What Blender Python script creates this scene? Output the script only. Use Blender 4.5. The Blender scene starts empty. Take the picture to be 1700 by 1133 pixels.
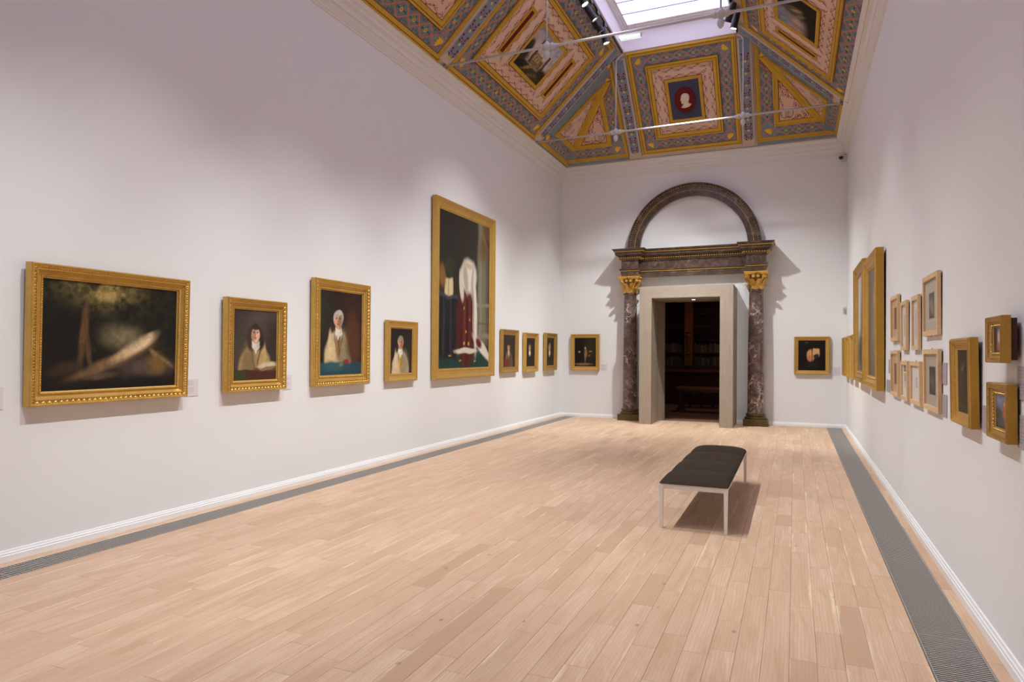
import bpy, math, random
import numpy as np
from mathutils import Vector, Matrix
random.seed(7); rng = np.random.default_rng(7)
S = bpy.context.scene
COL = S.collection
PI = math.pi

# ------------------------------------------------------------------ camera, world, exposure
L, R, D, NEAR, H = 5.473, 1.024, 15.894, -5.69, 1.6      # left wall x=-L, right wall x=R, back wall y=D
FPX, YAW, PITCH, ROLL, SHIFT = 1096.84, .40417, -.00005, .0053, 18.94
fw = Vector((-math.sin(YAW)*math.cos(PITCH), math.cos(YAW)*math.cos(PITCH), math.sin(PITCH)))
r0 = Vector((math.cos(YAW), math.sin(YAW), 0)); u0 = r0.cross(fw)
rt = r0*math.cos(ROLL) + u0*math.sin(ROLL); up = -r0*math.sin(ROLL) + u0*math.cos(ROLL)
cd = bpy.data.cameras.new('camera'); cam = bpy.data.objects.new('camera', cd); COL.objects.link(cam)
cam.matrix_world = Matrix(((rt.x, up.x, -fw.x, 0), (rt.y, up.y, -fw.y, 0), (rt.z, up.z, -fw.z, H), (0, 0, 0, 1)))
cd.sensor_width = 36; cd.lens = FPX/1700*36; cd.shift_y = SHIFT/1700; cd.clip_start = .05
S.camera = cam
wd = bpy.data.worlds.new('world'); S.world = wd; wd.use_nodes = True
wd.node_tree.nodes['Background'].inputs[0].default_value = (.55, .6, .8, 1)
wd.node_tree.nodes['Background'].inputs[1].default_value = .3
vs = S.view_settings
vs.view_transform = 'Standard'; vs.look = 'None'; vs.gamma = 1; vs.use_curve_mapping = False
S.cycles.max_bounces = 8; S.cycles.diffuse_bounces = 6; S.cycles.glossy_bounces = 3; S.cycles.transmission_bounces = 3
vs.exposure = 0.42
SKY_STRENGTH = 1.42        # diffusing skylight glass
SKY_COLOR = (.70, .67, 1.0)
SPOT_W = 620               # gallery spot
SPOT_COLOR = (.96, 1.0, 1.0)

# ------------------------------------------------------------------ helpers
def lin(c):
    return tuple(((x/255)/12.92 if x/255 <= .04045 else ((x/255+.055)/1.055)**2.4) for x in c)

class MB:
    def __init__(s): s.v = []; s.f = []; s.m = []
    def poly(s, pts, m=0):
        b = len(s.v); s.v += [tuple(p) for p in pts]; s.f.append(tuple(range(b, b+len(pts)))); s.m.append(m)
    def mesh(s, vs_, fs, m=0):
        b = len(s.v); s.v += [tuple(p) for p in vs_]
        for f in fs: s.f.append(tuple(b+i for i in f)); s.m.append(m)
    def box(s, x0, x1, y0, y1, z0, z1, m=0):
        v = [(x0,y0,z0),(x1,y0,z0),(x1,y1,z0),(x0,y1,z0),(x0,y0,z1),(x1,y0,z1),(x1,y1,z1),(x0,y1,z1)]
        s.mesh(v, [(0,3,2,1),(4,5,6,7),(0,1,5,4),(1,2,6,5),(2,3,7,6),(3,0,4,7)], m)
    def cbox(s, x0, x1, y0, y1, z0, z1, c, m=0):                     # box with chamfered top edges
        v = [(x0,y0,z0),(x1,y0,z0),(x1,y1,z0),(x0,y1,z0),(x0,y0,z1-c),(x1,y0,z1-c),(x1,y1,z1-c),(x0,y1,z1-c),
             (x0+c,y0+c,z1),(x1-c,y0+c,z1),(x1-c,y1-c,z1),(x0+c,y1-c,z1)]
        s.mesh(v, [(0,3,2,1),(0,1,5,4),(1,2,6,5),(2,3,7,6),(3,0,4,7),(4,5,9,8),(5,6,10,9),(6,7,11,10),(7,4,8,11),(8,9,10,11)], m)
    def loft(s, rings, m=0, cap=True, closed=True):
        n = len(rings[0]); b = len(s.v)
        for r in rings: s.v += [tuple(p) for p in r]
        for i in range(len(rings)-1):
            for j in range(n if closed else n-1):
                k = (j+1) % n
                s.f.append((b+i*n+j, b+i*n+k, b+(i+1)*n+k, b+(i+1)*n+j)); s.m.append(m)
        if cap:
            s.f.append(tuple(b+j for j in range(n-1, -1, -1))); s.m.append(m)
            s.f.append(tuple(b+(len(rings)-1)*n+j for j in range(n))); s.m.append(m)
    def tube(s, p0, p1, r0_, r1_=None, n=10, m=0):
        p0 = Vector(p0); p1 = Vector(p1); r1_ = r0_ if r1_ is None else r1_
        d = (p1-p0).normalized(); a = d.orthogonal().normalized(); b = d.cross(a)
        s.loft([[p+(a*math.cos(2*PI*i/n)+b*math.sin(2*PI*i/n))*r for i in range(n)] for p, r in ((p0, r0_), (p1, r1_))], m)
    def lathe(s, prof, c=(0,0,0), n=24, m=0):
        s.loft([[(c[0]+r*math.cos(2*PI*i/n), c[1]+r*math.sin(2*PI*i/n), c[2]+z) for i in range(n)] for r, z in prof], m)
    def ball(s, c, r, m=0, sy=1.0):
        v = [(0,0,1),(1,0,0),(0,1,0),(-1,0,0),(0,-1,0),(0,0,-1)]
        s.mesh([(c[0]+x*r, c[1]+y*r*sy, c[2]+z*r) for x, y, z in v], [(0,1,2),(0,2,3),(0,3,4),(0,4,1),(5,2,1),(5,3,2),(5,4,3),(5,1,4)], m)
    # --- flat painting tools in a plane (u, v, offset w)
    def ribbon(s, pts, wd_, w, m=0):
        n = len(pts); A = []; B = []
        for i in range(n):
            p = pts[i]; a = pts[max(i-1, 0)]; b = pts[min(i+1, n-1)]
            dx, dy = b[0]-a[0], b[1]-a[1]; l = math.hypot(dx, dy) or 1
            nx, ny = -dy/l*wd_/2, dx/l*wd_/2
            A.append((p[0]-nx, p[1]-ny, w)); B.append((p[0]+nx, p[1]+ny, w))
        for i in range(n-1): s.poly([A[i], A[i+1], B[i+1], B[i]], m)
    def disc(s, c, rx, w, m=0, n=8, ry=None, a0=0):
        ry = rx if ry is None else ry
        s.poly([(c[0]+rx*math.cos(a0+2*PI*i/n), c[1]+ry*math.sin(a0+2*PI*i/n), w) for i in range(n)], m)
    def rhomb(s, c, t, l, wd_, w, m=0):
        nx, ny = -t[1], t[0]
        s.poly([(c[0]-t[0]*l/2, c[1]-t[1]*l/2, w), (c[0]-nx*wd_/2, c[1]-ny*wd_/2, w), (c[0]+t[0]*l/2, c[1]+t[1]*l/2, w), (c[0]+nx*wd_/2, c[1]+ny*wd_/2, w)], m)
    def build(s, name, mats, parent=None, smooth=False, loc=None, kind=None, label=None):
        me = bpy.data.meshes.new(name); me.from_pydata(s.v, [], s.f)
        mats = mats if isinstance(mats, (list, tuple)) else [mats]
        for mt in mats: me.materials.append(mt)
        if len(mats) > 1: me.polygons.foreach_set('material_index', s.m)
        if smooth: me.polygons.foreach_set('use_smooth', [True]*len(s.f))
        me.update()
        o = bpy.data.objects.new(name, me); COL.objects.link(o)
        if parent: o.parent = parent
        if loc is not None: o.location = loc
        if kind: o['kind'] = kind
        if label: o['label'] = label
        return o

def tag(o, label=None, cat=None, group=None, kind=None):
    for k, v in (('label', label), ('category', cat), ('group', group), ('kind', kind)):
        if v: o[k] = v
    return o
def empty(name, loc=(0,0,0), rot=(0,0,0), parent=None):
    o = bpy.data.objects.new(name, None); COL.objects.link(o); o.location = loc; o.rotation_euler = rot
    o.empty_display_size = .1
    if parent: o.parent = parent
    return o

# ------------------------------------------------------------------ materials
def mat(name, col=(.8,.8,.8), rough=.5, metal=0.0, spec=.5, emit=None, strength=0):
    m = bpy.data.materials.new(name); m.use_nodes = True
    b = m.node_tree.nodes['Principled BSDF']
    b.inputs['Base Color'].default_value = (*col, 1); b.inputs['Roughness'].default_value = rough
    b.inputs['Metallic'].default_value = metal; b.inputs['Specular IOR Level'].default_value = spec
    if emit:
        b.inputs['Emission Color'].default_value = (*emit, 1); b.inputs['Emission Strength'].default_value = strength
    return m
class NT:
    def __init__(s, m): s.t = m.node_tree; s.b = s.t.nodes['Principled BSDF']
    def n(s, ty, **kw):
        x = s.t.nodes.new(ty)
        for k, v in kw.items():
            if k in ('operation', 'blend_type', 'data_type', 'feature', 'attribute_name', 'wave_type', 'bands_direction', 'noise_dimensions'): setattr(x, k, v)
            else: x.inputs[k.replace('_', ' ')].default_value = v
        return x
    def l(s, a, b): s.t.links.new(a, b)
    def math(s, op, a, b=None):
        x = s.t.nodes.new('ShaderNodeMath'); x.operation = op
        for i, q in enumerate((a, b)):
            if q is None: continue
            if hasattr(q, 'is_linked'): s.l(q, x.inputs[i])
            else: x.inputs[i].default_value = q
        return x.outputs[0]
    def ramp(s, fac, stops):
        x = s.t.nodes.new('ShaderNodeValToRGB'); e = x.color_ramp.elements
        while len(e) < len(stops): e.new(.5)
        for i, (p, c) in enumerate(stops): e[i].position = p; e[i].color = (*c, 1)
        s.l(fac, x.inputs[0]); return x.outputs[0]
    def mix(s, fac, a, b, bt='MIX'):
        x = s.t.nodes.new('ShaderNodeMix'); x.data_type = 'RGBA'; x.blend_type = bt
        for sock, q in ((x.inputs[0], fac), (x.inputs[6], a), (x.inputs[7], b)):
            if hasattr(q, 'is_linked'): s.l(q, sock)
            else: sock.default_value = q if not isinstance(q, tuple) else (*q, 1)
        return x.outputs[2]
    def coord(s, kind='Object', scale=(1,1,1)):
        c = s.t.nodes.new('ShaderNodeTexCoord'); mp = s.t.nodes.new('ShaderNodeMapping'); mp.inputs['Scale'].default_value = scale
        s.l(c.outputs[kind], mp.inputs[0]); return mp.outputs[0]
    def pos(s, scale=(1,1,1)):
        c = s.t.nodes.new('ShaderNodeNewGeometry'); mp = s.t.nodes.new('ShaderNodeMapping'); mp.inputs['Scale'].default_value = scale
        s.l(c.outputs['Position'], mp.inputs[0]); return mp.outputs[0]
    def noise(s, vec, scale=5, detail=3, rough=.5, dist=0):
        x = s.n('ShaderNodeTexNoise', Scale=scale, Detail=detail, Roughness=rough, Distortion=dist); s.l(vec, x.inputs['Vector']); return x.outputs[0]
    def bump(s, h, strength=.2, dist=.01):
        x = s.n('ShaderNodeBump', Strength=strength, Distance=dist); s.l(h, x.inputs['Height']); s.l(x.outputs[0], s.b.inputs['Normal'])

M = {}
# wall paint
m = M['paint'] = mat('wall paint', (.74, .735, .725), .75, spec=.25); t = NT(m)
n = t.noise(t.pos(), 60, 2); t.bump(n, .04, .002)
M['trim'] = mat('painted cornice', (.72, .69, .66), .6, spec=.3)
M['base_white'] = mat('white baseboard paint', (.79, .785, .775), .4)
M['sky_white'] = mat('skylight shaft paint', (.82, .80, .82), .6)
M['beige'] = mat('beige ceiling plaster', (.56, .45, .37), .8)
M['mull'] = mat('grey glazing bar', (.30, .28, .36), .5)
M['rod'] = mat('white painted iron', (.55, .53, .54), .45)
M['black'] = mat('black metal', (.012, .012, .014), .4)
M['dark'] = mat('dark void', (.01, .009, .008), .9)
M['sub'] = mat('brown subfloor', (.16, .10, .06), .9)
M['lens'] = mat('lit lamp lens', (1, 1, 1), .3, emit=(1, .96, .9), strength=25)
M['tube'] = mat('emergency light tube', (.85, .95, .93), .3, emit=(.75, 1, .95), strength=.45)
M['glassy'] = mat('diffusing skylight glass', (.85, .85, .9), .3, emit=SKY_COLOR, strength=SKY_STRENGTH)
# floor oak
m = M['oak'] = mat('pale oak boards', (.6, .4, .25), .48, spec=.22); t = NT(m)
at = t.n('ShaderNodeAttribute', attribute_name='tint'); sp = t.n('ShaderNodeSeparateColor'); t.l(at.outputs['Color'], sp.inputs[0])
rnd, rnd2, acr = sp.outputs[0], sp.outputs[1], sp.outputs[2]
off = t.n('ShaderNodeCombineXYZ'); t.l(t.math('MULTIPLY', rnd2, 37.0), off.inputs[0]); t.l(t.math('MULTIPLY', rnd2, 91.0), off.inputs[1]); t.l(t.math('MULTIPLY', rnd, 53.0), off.inputs[2])
ad = t.n('ShaderNodeVectorMath', operation='ADD'); t.l(t.pos(), ad.inputs[0]); t.l(off.outputs[0], ad.inputs[1])
mp = t.n('ShaderNodeMapping', Scale=(7, .9, 1)); t.l(ad.outputs[0], mp.inputs[0])
mp2 = t.n('ShaderNodeMapping', Scale=(70, 3, 1)); t.l(ad.outputs[0], mp2.inputs[0])
g1 = t.noise(mp.outputs[0], 1.6, 4, .55, 1.2)
wv = t.n('ShaderNodeTexWave', Scale=2.2, Distortion=7, Detail=2, Detail_Scale=.8, wave_type='BANDS', bands_direction='X'); t.l(mp.outputs[0], wv.inputs[0])
g2 = t.noise(mp2.outputs[0], 1.0, 3, .6)
base = t.ramp(rnd, [(0, lin((184,156,130))), (.10, lin((203,175,148))), (.5, lin((214,186,159))), (.8, lin((221,195,168))), (1, lin((212,180,155)))])
c1 = t.mix(t.ramp(g1, [(.3, (0,0,0)), (.7, (.85,.85,.85))]), base, lin((188,153,124)))
c2 = t.mix(t.math('MULTIPLY', wv.outputs[0], .30), c1, lin((180,144,114)))
c3 = t.mix(t.math('MULTIPLY', g2, .22), c2, lin((176,142,112)))
# pale sapwood along one edge of some boards
nb = t.ramp(t.noise(ad.outputs[0], 1.4, 2), [(.42, (0,0,0)), (.58, (1,1,1))])
edge = t.math('MULTIPLY', nb, t.ramp(t.math('ADD', acr, t.math('MULTIPLY', t.math('SUBTRACT', g1, .5), .7)), [(.86, (0,0,0)), (.99, (1,1,1))])); flag = t.math('GREATER_THAN', rnd2, .6)
c4 = t.mix(t.math('MULTIPLY', t.math('MULTIPLY', edge, flag), .6), c3, lin((236,216,184)))
# knots
vo = t.n('ShaderNodeTexVoronoi', Scale=3.6); mp3 = t.n('ShaderNodeMapping', Scale=(1.3, .8, 1)); t.l(ad.outputs[0], mp3.inputs[0]); t.l(mp3.outputs[0], vo.inputs['Vector'])
kn = t.ramp(vo.outputs['Distance'], [(0, (1,1,1)), (.035, (.75,.75,.75)), (.075, (0,0,0))])
vs3 = t.n('ShaderNodeSeparateColor'); t.l(vo.outputs['Color'], vs3.inputs[0])
c5 = t.mix(t.math('MULTIPLY', t.math('MULTIPLY', kn, t.math('GREATER_THAN', vs3.outputs[0], .3)), .6), c4, lin((112,80,58)))
t.l(c5, t.b.inputs['Base Color']); t.bump(g2, .05, .001)
# gilding
def gilt(name, c1_, c2_, metal=.55, rough=.38, bs=.35, sc=40):
    m = mat(name, c1_, rough, metal); t = NT(m)
    a = t.noise(t.coord('Object'), sc, 4, .6); b = t.noise(t.coord('Object'), 6, 3)
    c = t.mix(t.math('MULTIPLY', b, .9), c1_, c2_); c = t.mix(t.ramp(a, [(.48, (0,0,0)), (.8, (.35,.35,.35))]), c, tuple(x*.5 for x in c2_))
    t.l(c, t.b.inputs['Base Color']); t.bump(a, bs, .003); return m
M['gold'] = gilt('gilded frame', (.70, .44, .11), (.50, .28, .055), .6, .36)
M['gold_dull'] = gilt('aged gilded frame', (.58, .36, .10), (.38, .21, .05), .6, .4)
M['gold_flat'] = gilt('flat gilded frame', (.68, .42, .11), (.53, .30, .06), .55, .38, .12)
M['gold_side'] = gilt('ochre frame edge', (.52, .29, .035), (.42, .22, .02), .2, .5, .12)
M['gold_cap'] = gilt('gilded capital', (.82, .50, .12), (.56, .31, .055), .5, .34, .6, 45)
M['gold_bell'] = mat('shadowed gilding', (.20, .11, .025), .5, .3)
M['gold_line'] = mat('gold line', (.46, .27, .05), .4, .4)
M['mould'] = gilt('gold ceiling moulding', (.62, .36, .026), (.50, .28, .016), .1, .5, .05, 20)
# marble
m = M['marble'] = mat('brown veined marble', (.1, .06, .05), .22, spec=.55); t = NT(m)
P = t.pos()
a = t.noise(P, 5, 6, .65, 1.5); b = t.noise(P, 2.2, 4, .6, .5)
wp = t.n('ShaderNodeVectorMath', operation='MULTIPLY_ADD'); nz = t.n('ShaderNodeTexNoise', Scale=6, Detail=4); t.l(P, nz.inputs['Vector'])
t.l(nz.outputs['Color'], wp.inputs[0]); wp.inputs[1].default_value = (.35, .35, .35); t.l(P, wp.inputs[2])
v1 = t.n('ShaderNodeTexVoronoi', feature='DISTANCE_TO_EDGE', Scale=5.5); t.l(wp.outputs[0], v1.inputs['Vector'])
vein = t.ramp(v1.outputs['Distance'], [(0, (1,1,1)), (.03, (.7,.7,.7)), (.07, (0,0,0))])
brk = t.ramp(b, [(.48, (0,0,0)), (.62, (1,1,1))])
bc = t.ramp(a, [(.2, lin((46,34,30))), (.42, lin((84,67,59))), (.58, lin((112,92,83))), (.8, lin((160,134,120)))])
t.l(t.mix(t.math('MULTIPLY', t.math('MULTIPLY', vein, brk), .9), bc, lin((214,192,174))), t.b.inputs['Base Color'])
m = M['marble_dark'] = mat('dark brown marble', (.06, .045, .04), .25, spec=.5); t = NT(m)
P = t.pos(); a = t.noise(P, 6, 6, .65, 1.2); b = t.noise(P, 3, 4)
v1 = t.n('ShaderNodeTexVoronoi', feature='DISTANCE_TO_EDGE', Scale=3.3); wp = t.n('ShaderNodeVectorMath', operation='MULTIPLY_ADD')
nz = t.n('ShaderNodeTexNoise', Scale=5, Detail=3); t.l(P, nz.inputs['Vector']); t.l(nz.outputs['Color'], wp.inputs[0]); wp.inputs[1].default_value = (.3, .3, .3); t.l(P, wp.inputs[2]); t.l(wp.outputs[0], v1.inputs['Vector'])
vein = t.ramp(v1.outputs['Distance'], [(0, (1,1,1)), (.012, (.4,.4,.4)), (.03, (0,0,0))])
bc = t.ramp(a, [(.25, lin((48,38,32))), (.5, lin((78,62,52))), (.75, lin((110,90,77)))])
t.l(t.mix(t.math('MULTIPLY', t.math('MULTIPLY', vein, t.ramp(b, [(.5, (0,0,0)), (.62, (1,1,1))])), .6), bc, lin((168,146,132))), t.b.inputs['Base Color'])
M['bronze'] = gilt('dark gilded bronze', (.13, .09, .022), (.07, .045, .012), .4, .4, .2, 25)
# veneer
def veneer(name, sc, ca, cb, rough=.5):
    m = mat(name, ca, rough, spec=.3); t = NT(m)
    a = t.noise(t.pos(sc), 1, 5, .65); b = t.noise(t.pos(tuple(x*.2 for x in sc)), 1, 3)
    c = t.mix(t.ramp(a, [(.3, (0,0,0)), (.7, (1,1,1))]), ca, cb); t.l(t.mix(t.math('MULTIPLY', b, .3), c, cb), t.b.inputs['Base Color']); return m
M['ven_v'] = veneer('greige limed veneer upright', (110, 110, 4), lin((168,154,137)), lin((140,127,112)))
M['ven_h'] = veneer('greige limed veneer level', (4, 110, 110), lin((168,154,137)), lin((140,127,112)))
M['mahog'] = veneer('dark mahogany', (40, 40, 3), (.10, .030, .014), (.045, .013, .007), .35)
M['mahog2'] = veneer('reddish mahogany', (40, 40, 3), (.30, .10, .04), (.17, .05, .02), .35)
M['ash'] = veneer('pale ash frame', (60, 12, 60), lin((224,192,150)), lin((208,172,128)), .5)
M['cushion'] = mat('dark brown felt', lin((57,47,39)), .95, spec=.1); t = NT(M['cushion']); n = t.noise(t.pos(), 350, 2); t.bump(n, .3, .001)
M['white_metal'] = mat('white powder coat', (.78, .74, .69), .35)
M['grille'] = mat('bronze anodised bars', (.36, .33, .30), .42, .3)
M['steel'] = mat('aluminium edge', (.42, .40, .38), .35, .7)
M['glass'] = mat('picture glass', (1,1,1), .03, spec=.5); NT(M['glass']).b.inputs['Transmission Weight'].default_value = 1.0; NT(M['glass']).b.inputs['IOR'].default_value = 1.2
M['card'] = mat('lilac grey label card', lin((214,207,210)), .6)
M['card_d'] = mat('grey label card', lin((168,158,160)), .6)
M['ink'] = mat('grey print', lin((134,127,129)), .7)
# painted canvas, colours from the colour attribute
m = M['canvas'] = mat('oil paint', (.1,.1,.1), .38, spec=.3); t = NT(m)
at = t.n('ShaderNodeAttribute', attribute_name='paint'); a = t.noise(t.coord('Object'), 45, 4, .7)
t.l(t.mix(t.ramp(a, [(.3, (.12,.12,.12)), (.7, (0,0,0))]), at.outputs['Color'], (0,0,0)), t.b.inputs['Base Color']); t.bump(a, .08, .002)
m = M['fresco'] = mat('matt painted plaster', (.1,.1,.1), .8, spec=.1); t = NT(m)
at = t.n('ShaderNodeAttribute', attribute_name='paint'); a = t.noise(t.coord('Object'), 18, 5, .7)
t.l(t.mix(t.ramp(a, [(.35, (.35,.35,.35)), (.65, (0,0,0))]), at.outputs['Color'], lin((60,52,44))), t.b.inputs['Base Color'])
def flat(name, rgb, var=.25):
    m = mat(name, lin(rgb), .85, spec=.1); t = NT(m); a = t.noise(t.coord('Object'), 9, 4, .6)
    t.l(t.mix(t.math('MULTIPLY', a, var), lin(rgb), tuple(x*.55 for x in lin(rgb))), t.b.inputs['Base Color']); return m
M['p_blue'] = flat('grey blue distemper', (136,147,154)); M['p_cream'] = flat('pinkish cream distemper', (222,190,168), .15)
M['p_salmon'] = flat('salmon line', (206,128,106)); M['p_yellow'] = flat('ochre yellow', (240,190,60)); M['p_green'] = flat('bottle green', (58,110,94))
M['p_navy'] = flat('slate blue scroll', (84,98,122)); M['p_red'] = flat('dark red', (150,34,38)); M['p_vine'] = flat('red vine', (158,86,74))
M['p_brown'] = flat('red brown', (120,52,24)); M['p_grey'] = flat('grey ink', (118,108,98)); M['p_fade'] = flat('faint beige ink', (206,182,158))
M['p_ultra'] = flat('dark blue field', (60,60,92)); M['p_lattice'] = flat('grey lattice', (104,104,124)); M['p_bust'] = flat('stone relief', (228,210,182), .2)
M['p_ribblue'] = flat('rib grey blue', (134,147,164))
for k in ('p_blue', 'p_ribblue'):
    t = NT(M[k]); old = t.b.inputs['Base Color'].links[0].from_socket
    v_ = t.n('ShaderNodeTexVoronoi', Scale=24); t.l(t.coord('Object'), v_.inputs['Vector'])
    t.l(t.mix(t.ramp(v_.outputs['Distance'], [(.0, (.7,.7,.7)), (.14, (.5,.5,.5)), (.2, (0,0,0)), (.33, (0,0,0)), (.4, (.6,.6,.6)), (.5, (0,0,0))]), old, lin((84,98,118))), t.b.inputs['Base Color'])
M['p_ox'] = flat('oxblood', (112,36,36))
PAL = [M[k] for k in ('p_salmon', 'p_yellow', 'p_green', 'p_navy', 'p_red', 'p_vine', 'p_brown', 'p_grey', 'p_fade')]
SAL, YEL, GRN, NAV, RED, VIN, BRN, GRY, FAD = range(9)

# ------------------------------------------------------------------ room shell
def struct(name, mb, mats, smooth=False):
    return tag(mb.build(name, mats, smooth=smooth), kind='structure')
ZC = 6.32
OX0, OX1, OZ = -2.955, -1.482, 2.832              # doorway opening
b = MB(); b.box(-L-.3, -L, NEAR-.3, D+.3, -.05, ZC); wl = struct('wall_left', b, M['paint'])
b = MB(); b.box(R, R+.3, NEAR-.3, D+.3, -.05, ZC); wr = struct('wall_right', b, M['paint'])
b = MB(); b.box(-L, R, NEAR-.3, NEAR, -.05, ZC); struct('wall_front', b, M['paint'])
for q in ((-L, OX0-.004, -.05, ZC), (OX1+.004, R, -.05, ZC), (OX0-.004, OX1+.004, OZ+.004, ZC)):
    b = MB(); b.box(q[0], q[1], D, D+.16, q[2], q[3]); struct('wall_back', b, M['paint'])

# cornice, four mitred lengths
CP = [(0,5.895),(.018,5.90),(.0213,5.925),(.034,5.93),(.04,5.95),(.062,5.972),(.075,6.0),(.08,6.02),(.10,6.025),(.103,6.055),(.118,6.085),(.15,6.105),(.158,6.11),(.160,6.15),(.185,6.165),(.21,6.19),(.2255,6.195),(.2255,6.222),(0,6.235)]
def cornice(name, a, c, inn, along):
    mb = MB(); ra = []; rc = []
    for p, z in CP:
        ra.append((a[0]+inn[0]*p+along[0]*p, a[1]+inn[1]*p+along[1]*p, z)); rc.append((c[0]+inn[0]*p-along[0]*p, c[1]+inn[1]*p-along[1]*p, z))
    mb.loft([ra, rc]); return struct(name, mb, M['trim'])
cornice('trim_1', (-L, NEAR), (-L, D), (1,0), (0,1)); cornice('trim_2', (R, D), (R, NEAR), (-1,0), (0,-1))
cornice('trim_3', (-L, D), (R, D), (0,-1), (1,0)); cornice('trim_4', (R, NEAR), (-L, NEAR), (0,1), (-1,0))
# baseboards
BP = [(0,0),(.025,0),(.025,.045),(.019,.05),(.019,.062),(.012,.068),(.009,.082),(0,.085)]
def baseboard(name, segs):
    mb = MB()
    for a, c, inn, mi in segs:
        al = (Vector(c)-Vector(a)).normalized()
        mb.loft([[(a[0]+inn[0]*p+al.x*p*mi[0], a[1]+inn[1]*p+al.y*p*mi[0], z) for p, z in BP], [(c[0]+inn[0]*p-al.x*p*mi[1], c[1]+inn[1]*p-al.y*p*mi[1], z) for p, z in BP]])
    return struct(name, mb, M['base_white'])
baseboard('baseboard_left', [((-L, NEAR), (-L, D), (1,0), (1,1))]); baseboard('baseboard_right', [((R, D), (R, NEAR), (-1,0), (1,1))])
baseboard('baseboard_back', [((-L, D), (-3.88, D), (0,-1), (1,0)), ((-.53, D), (R, D), (0,-1), (0,1)), ((-3.34, D), (-3.225, D), (0,-1), (0,0)), ((-1.21, D), (-1.05, D), (0,-1), (0,0))])

# ------------------------------------------------------------------ floor boards
GL0, GL1, GR0, GR1 = -5.33, -5.062, .648, .926
b = MB(); b.box(-L, GL0, NEAR, D, -.06, -.013); b.box(GL1, GR0, NEAR, D+.2, -.06, -.013); b.box(GR1, R, NEAR, D, -.06, -.013)
b.box(GL0, GL1, NEAR, D, -.14, -.12); b.box(GR0, GR1, NEAR, D, -.14, -.12)
floor = struct('floor', b, M['sub'])
rows = [(-L+.001, GL0-.003), (GR1+.003, R-.001)]
nrow = 43; pw = (GR0-.003-(GL1+.003))/nrow
rows += [(GL1+.003+i*pw, GL1+.003+(i+1)*pw) for i in range(nrow)]
planks = []
for (x0, x1) in rows:
    y = NEAR - random.random()
    while y < D:
        ln = random.choice((.45, .6, .75, .9, 1.0, 1.2, 1.45)) * random.uniform(.9, 1.1)
        a, c = max(y, NEAR), min(y+ln, D-.002)
        if c-a > .02: planks.append((x0, x1, a, c))
        y += ln
def camcoord(p):
    d = Vector(p)-Vector((0,0,H)); z = d.dot(fw)
    return (850+FPX*d.dot(rt)/z, 566.5+SHIFT-FPX*d.dot(up)/z, z) if z > .3 else (-9999, -9999, z)
def score(p):
    s = 0
    for k in (.1, .5, .9):
        cx, cy, cz = camcoord(((p[0]+p[1])/2, p[2]+(p[3]-p[2])*k, 0))
        if -10 < cx < 1710 and -10 < cy < 1140: s += 1/cz**3
    return s*(p[3]-p[2])*(p[1]-p[0])
planks.sort(key=score, reverse=True)
def plank_geo(mb, tints, p):
    g = .0006; x0, x1, y0, y1 = p[0]+g, p[1]-g, p[2]+g, p[3]-g; dz = random.uniform(-.0003, .0003)
    k = len(mb.v); mb.cbox(x0, x1, y0, y1, -.0125, dz, .0008)
    a, c = random.random(), random.random(); fl = random.random() < .5
    for v in mb.v[k:]:
        q = (v[0]-x0)/(x1-x0); tints.append((a, c, 1-q if fl else q, 1))
def add_tint(o, tints):
    at = o.data.color_attributes.new('tint', 'FLOAT_COLOR', 'POINT'); at.data.foreach_set('color', np.array(tints, dtype=np.float32).ravel())
for p in planks[:300]:
    mb = MB(); tn = []; plank_geo(mb, tn, p); add_tint(mb.build('plank', M['oak'], floor), tn)
mb = MB(); tn = []
for p in planks[300:]: plank_geo(mb, tn, p)
add_tint(mb.build('far_planks', M['oak'], floor, kind='stuff'), tn)

# floor grilles along both side walls
def grille(x0, x1, label, joints):
    g = tag(empty('floor_grille', ((x0+x1)/2, 8, 0)), label, 'floor grille'); w = (x1-x0)/2
    mb = MB()
    for sx in (-1, 1):
        a, c = sorted((sx*w, sx*(w-.009))); mb.box(a, c, NEAR-8, D-.03-8, -.02, .0015)
    mb.build('edge_frame', M['steel'], g)
    y = -1.6
    while y < D-.03:
        y2 = min(y+joints, D-.03); mb = MB(); k = y+.006
        while k < y2-.012:
            mb.box(-w+.010, w-.010, k-8, k+.0125-8, -.016, 0); k += .0235
        mb.box(-w+.04, -w+.046, y-8, y2-8, -.02, -.012); mb.box(w-.046, w-.04, y-8, y2-8, -.02, -.012)
        mb.build('grille_section', M['grille'], g, kind='stuff'); y = y2
grille(GL0, GL1, 'long slatted floor grille beside the left wall', 1.5)
grille(GR0, GR1, 'long slatted floor grille beside the right wall', 1.5)

# ------------------------------------------------------------------ ceiling: slopes, ribs, panels
ZW, ZT, XS0, XS1, YS0, YS1 = 6.05, 7.96, -3.47, -.978, -3.557, 13.757     # slope foot / head
SX0, SX1 = -3.355, -1.093                                               # skylight shaft
b = MB(); e = .012
b.poly([(-L, NEAR, ZW), (XS0, YS0, ZT), (XS0, YS1, ZT), (-L, D, ZW)])
b.poly([(R, D, ZW), (XS1, YS1, ZT), (XS1, YS0, ZT), (R, NEAR, ZW)])
b.poly([(-L, D, ZW), (XS0, YS1, ZT), (XS1, YS1, ZT), (R, D, ZW)])
b.poly([(R, NEAR, ZW), (XS1, YS0, ZT), (XS0, YS0, ZT), (-L, NEAR, ZW)])
b.box(XS0-.002, SX0, YS0, YS1, ZT-.001, ZT+.03); b.box(SX1, XS1+.002, YS0, YS1, ZT-.001, ZT+.03)
ceiling = struct('ceiling', b, M['beige'])
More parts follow.
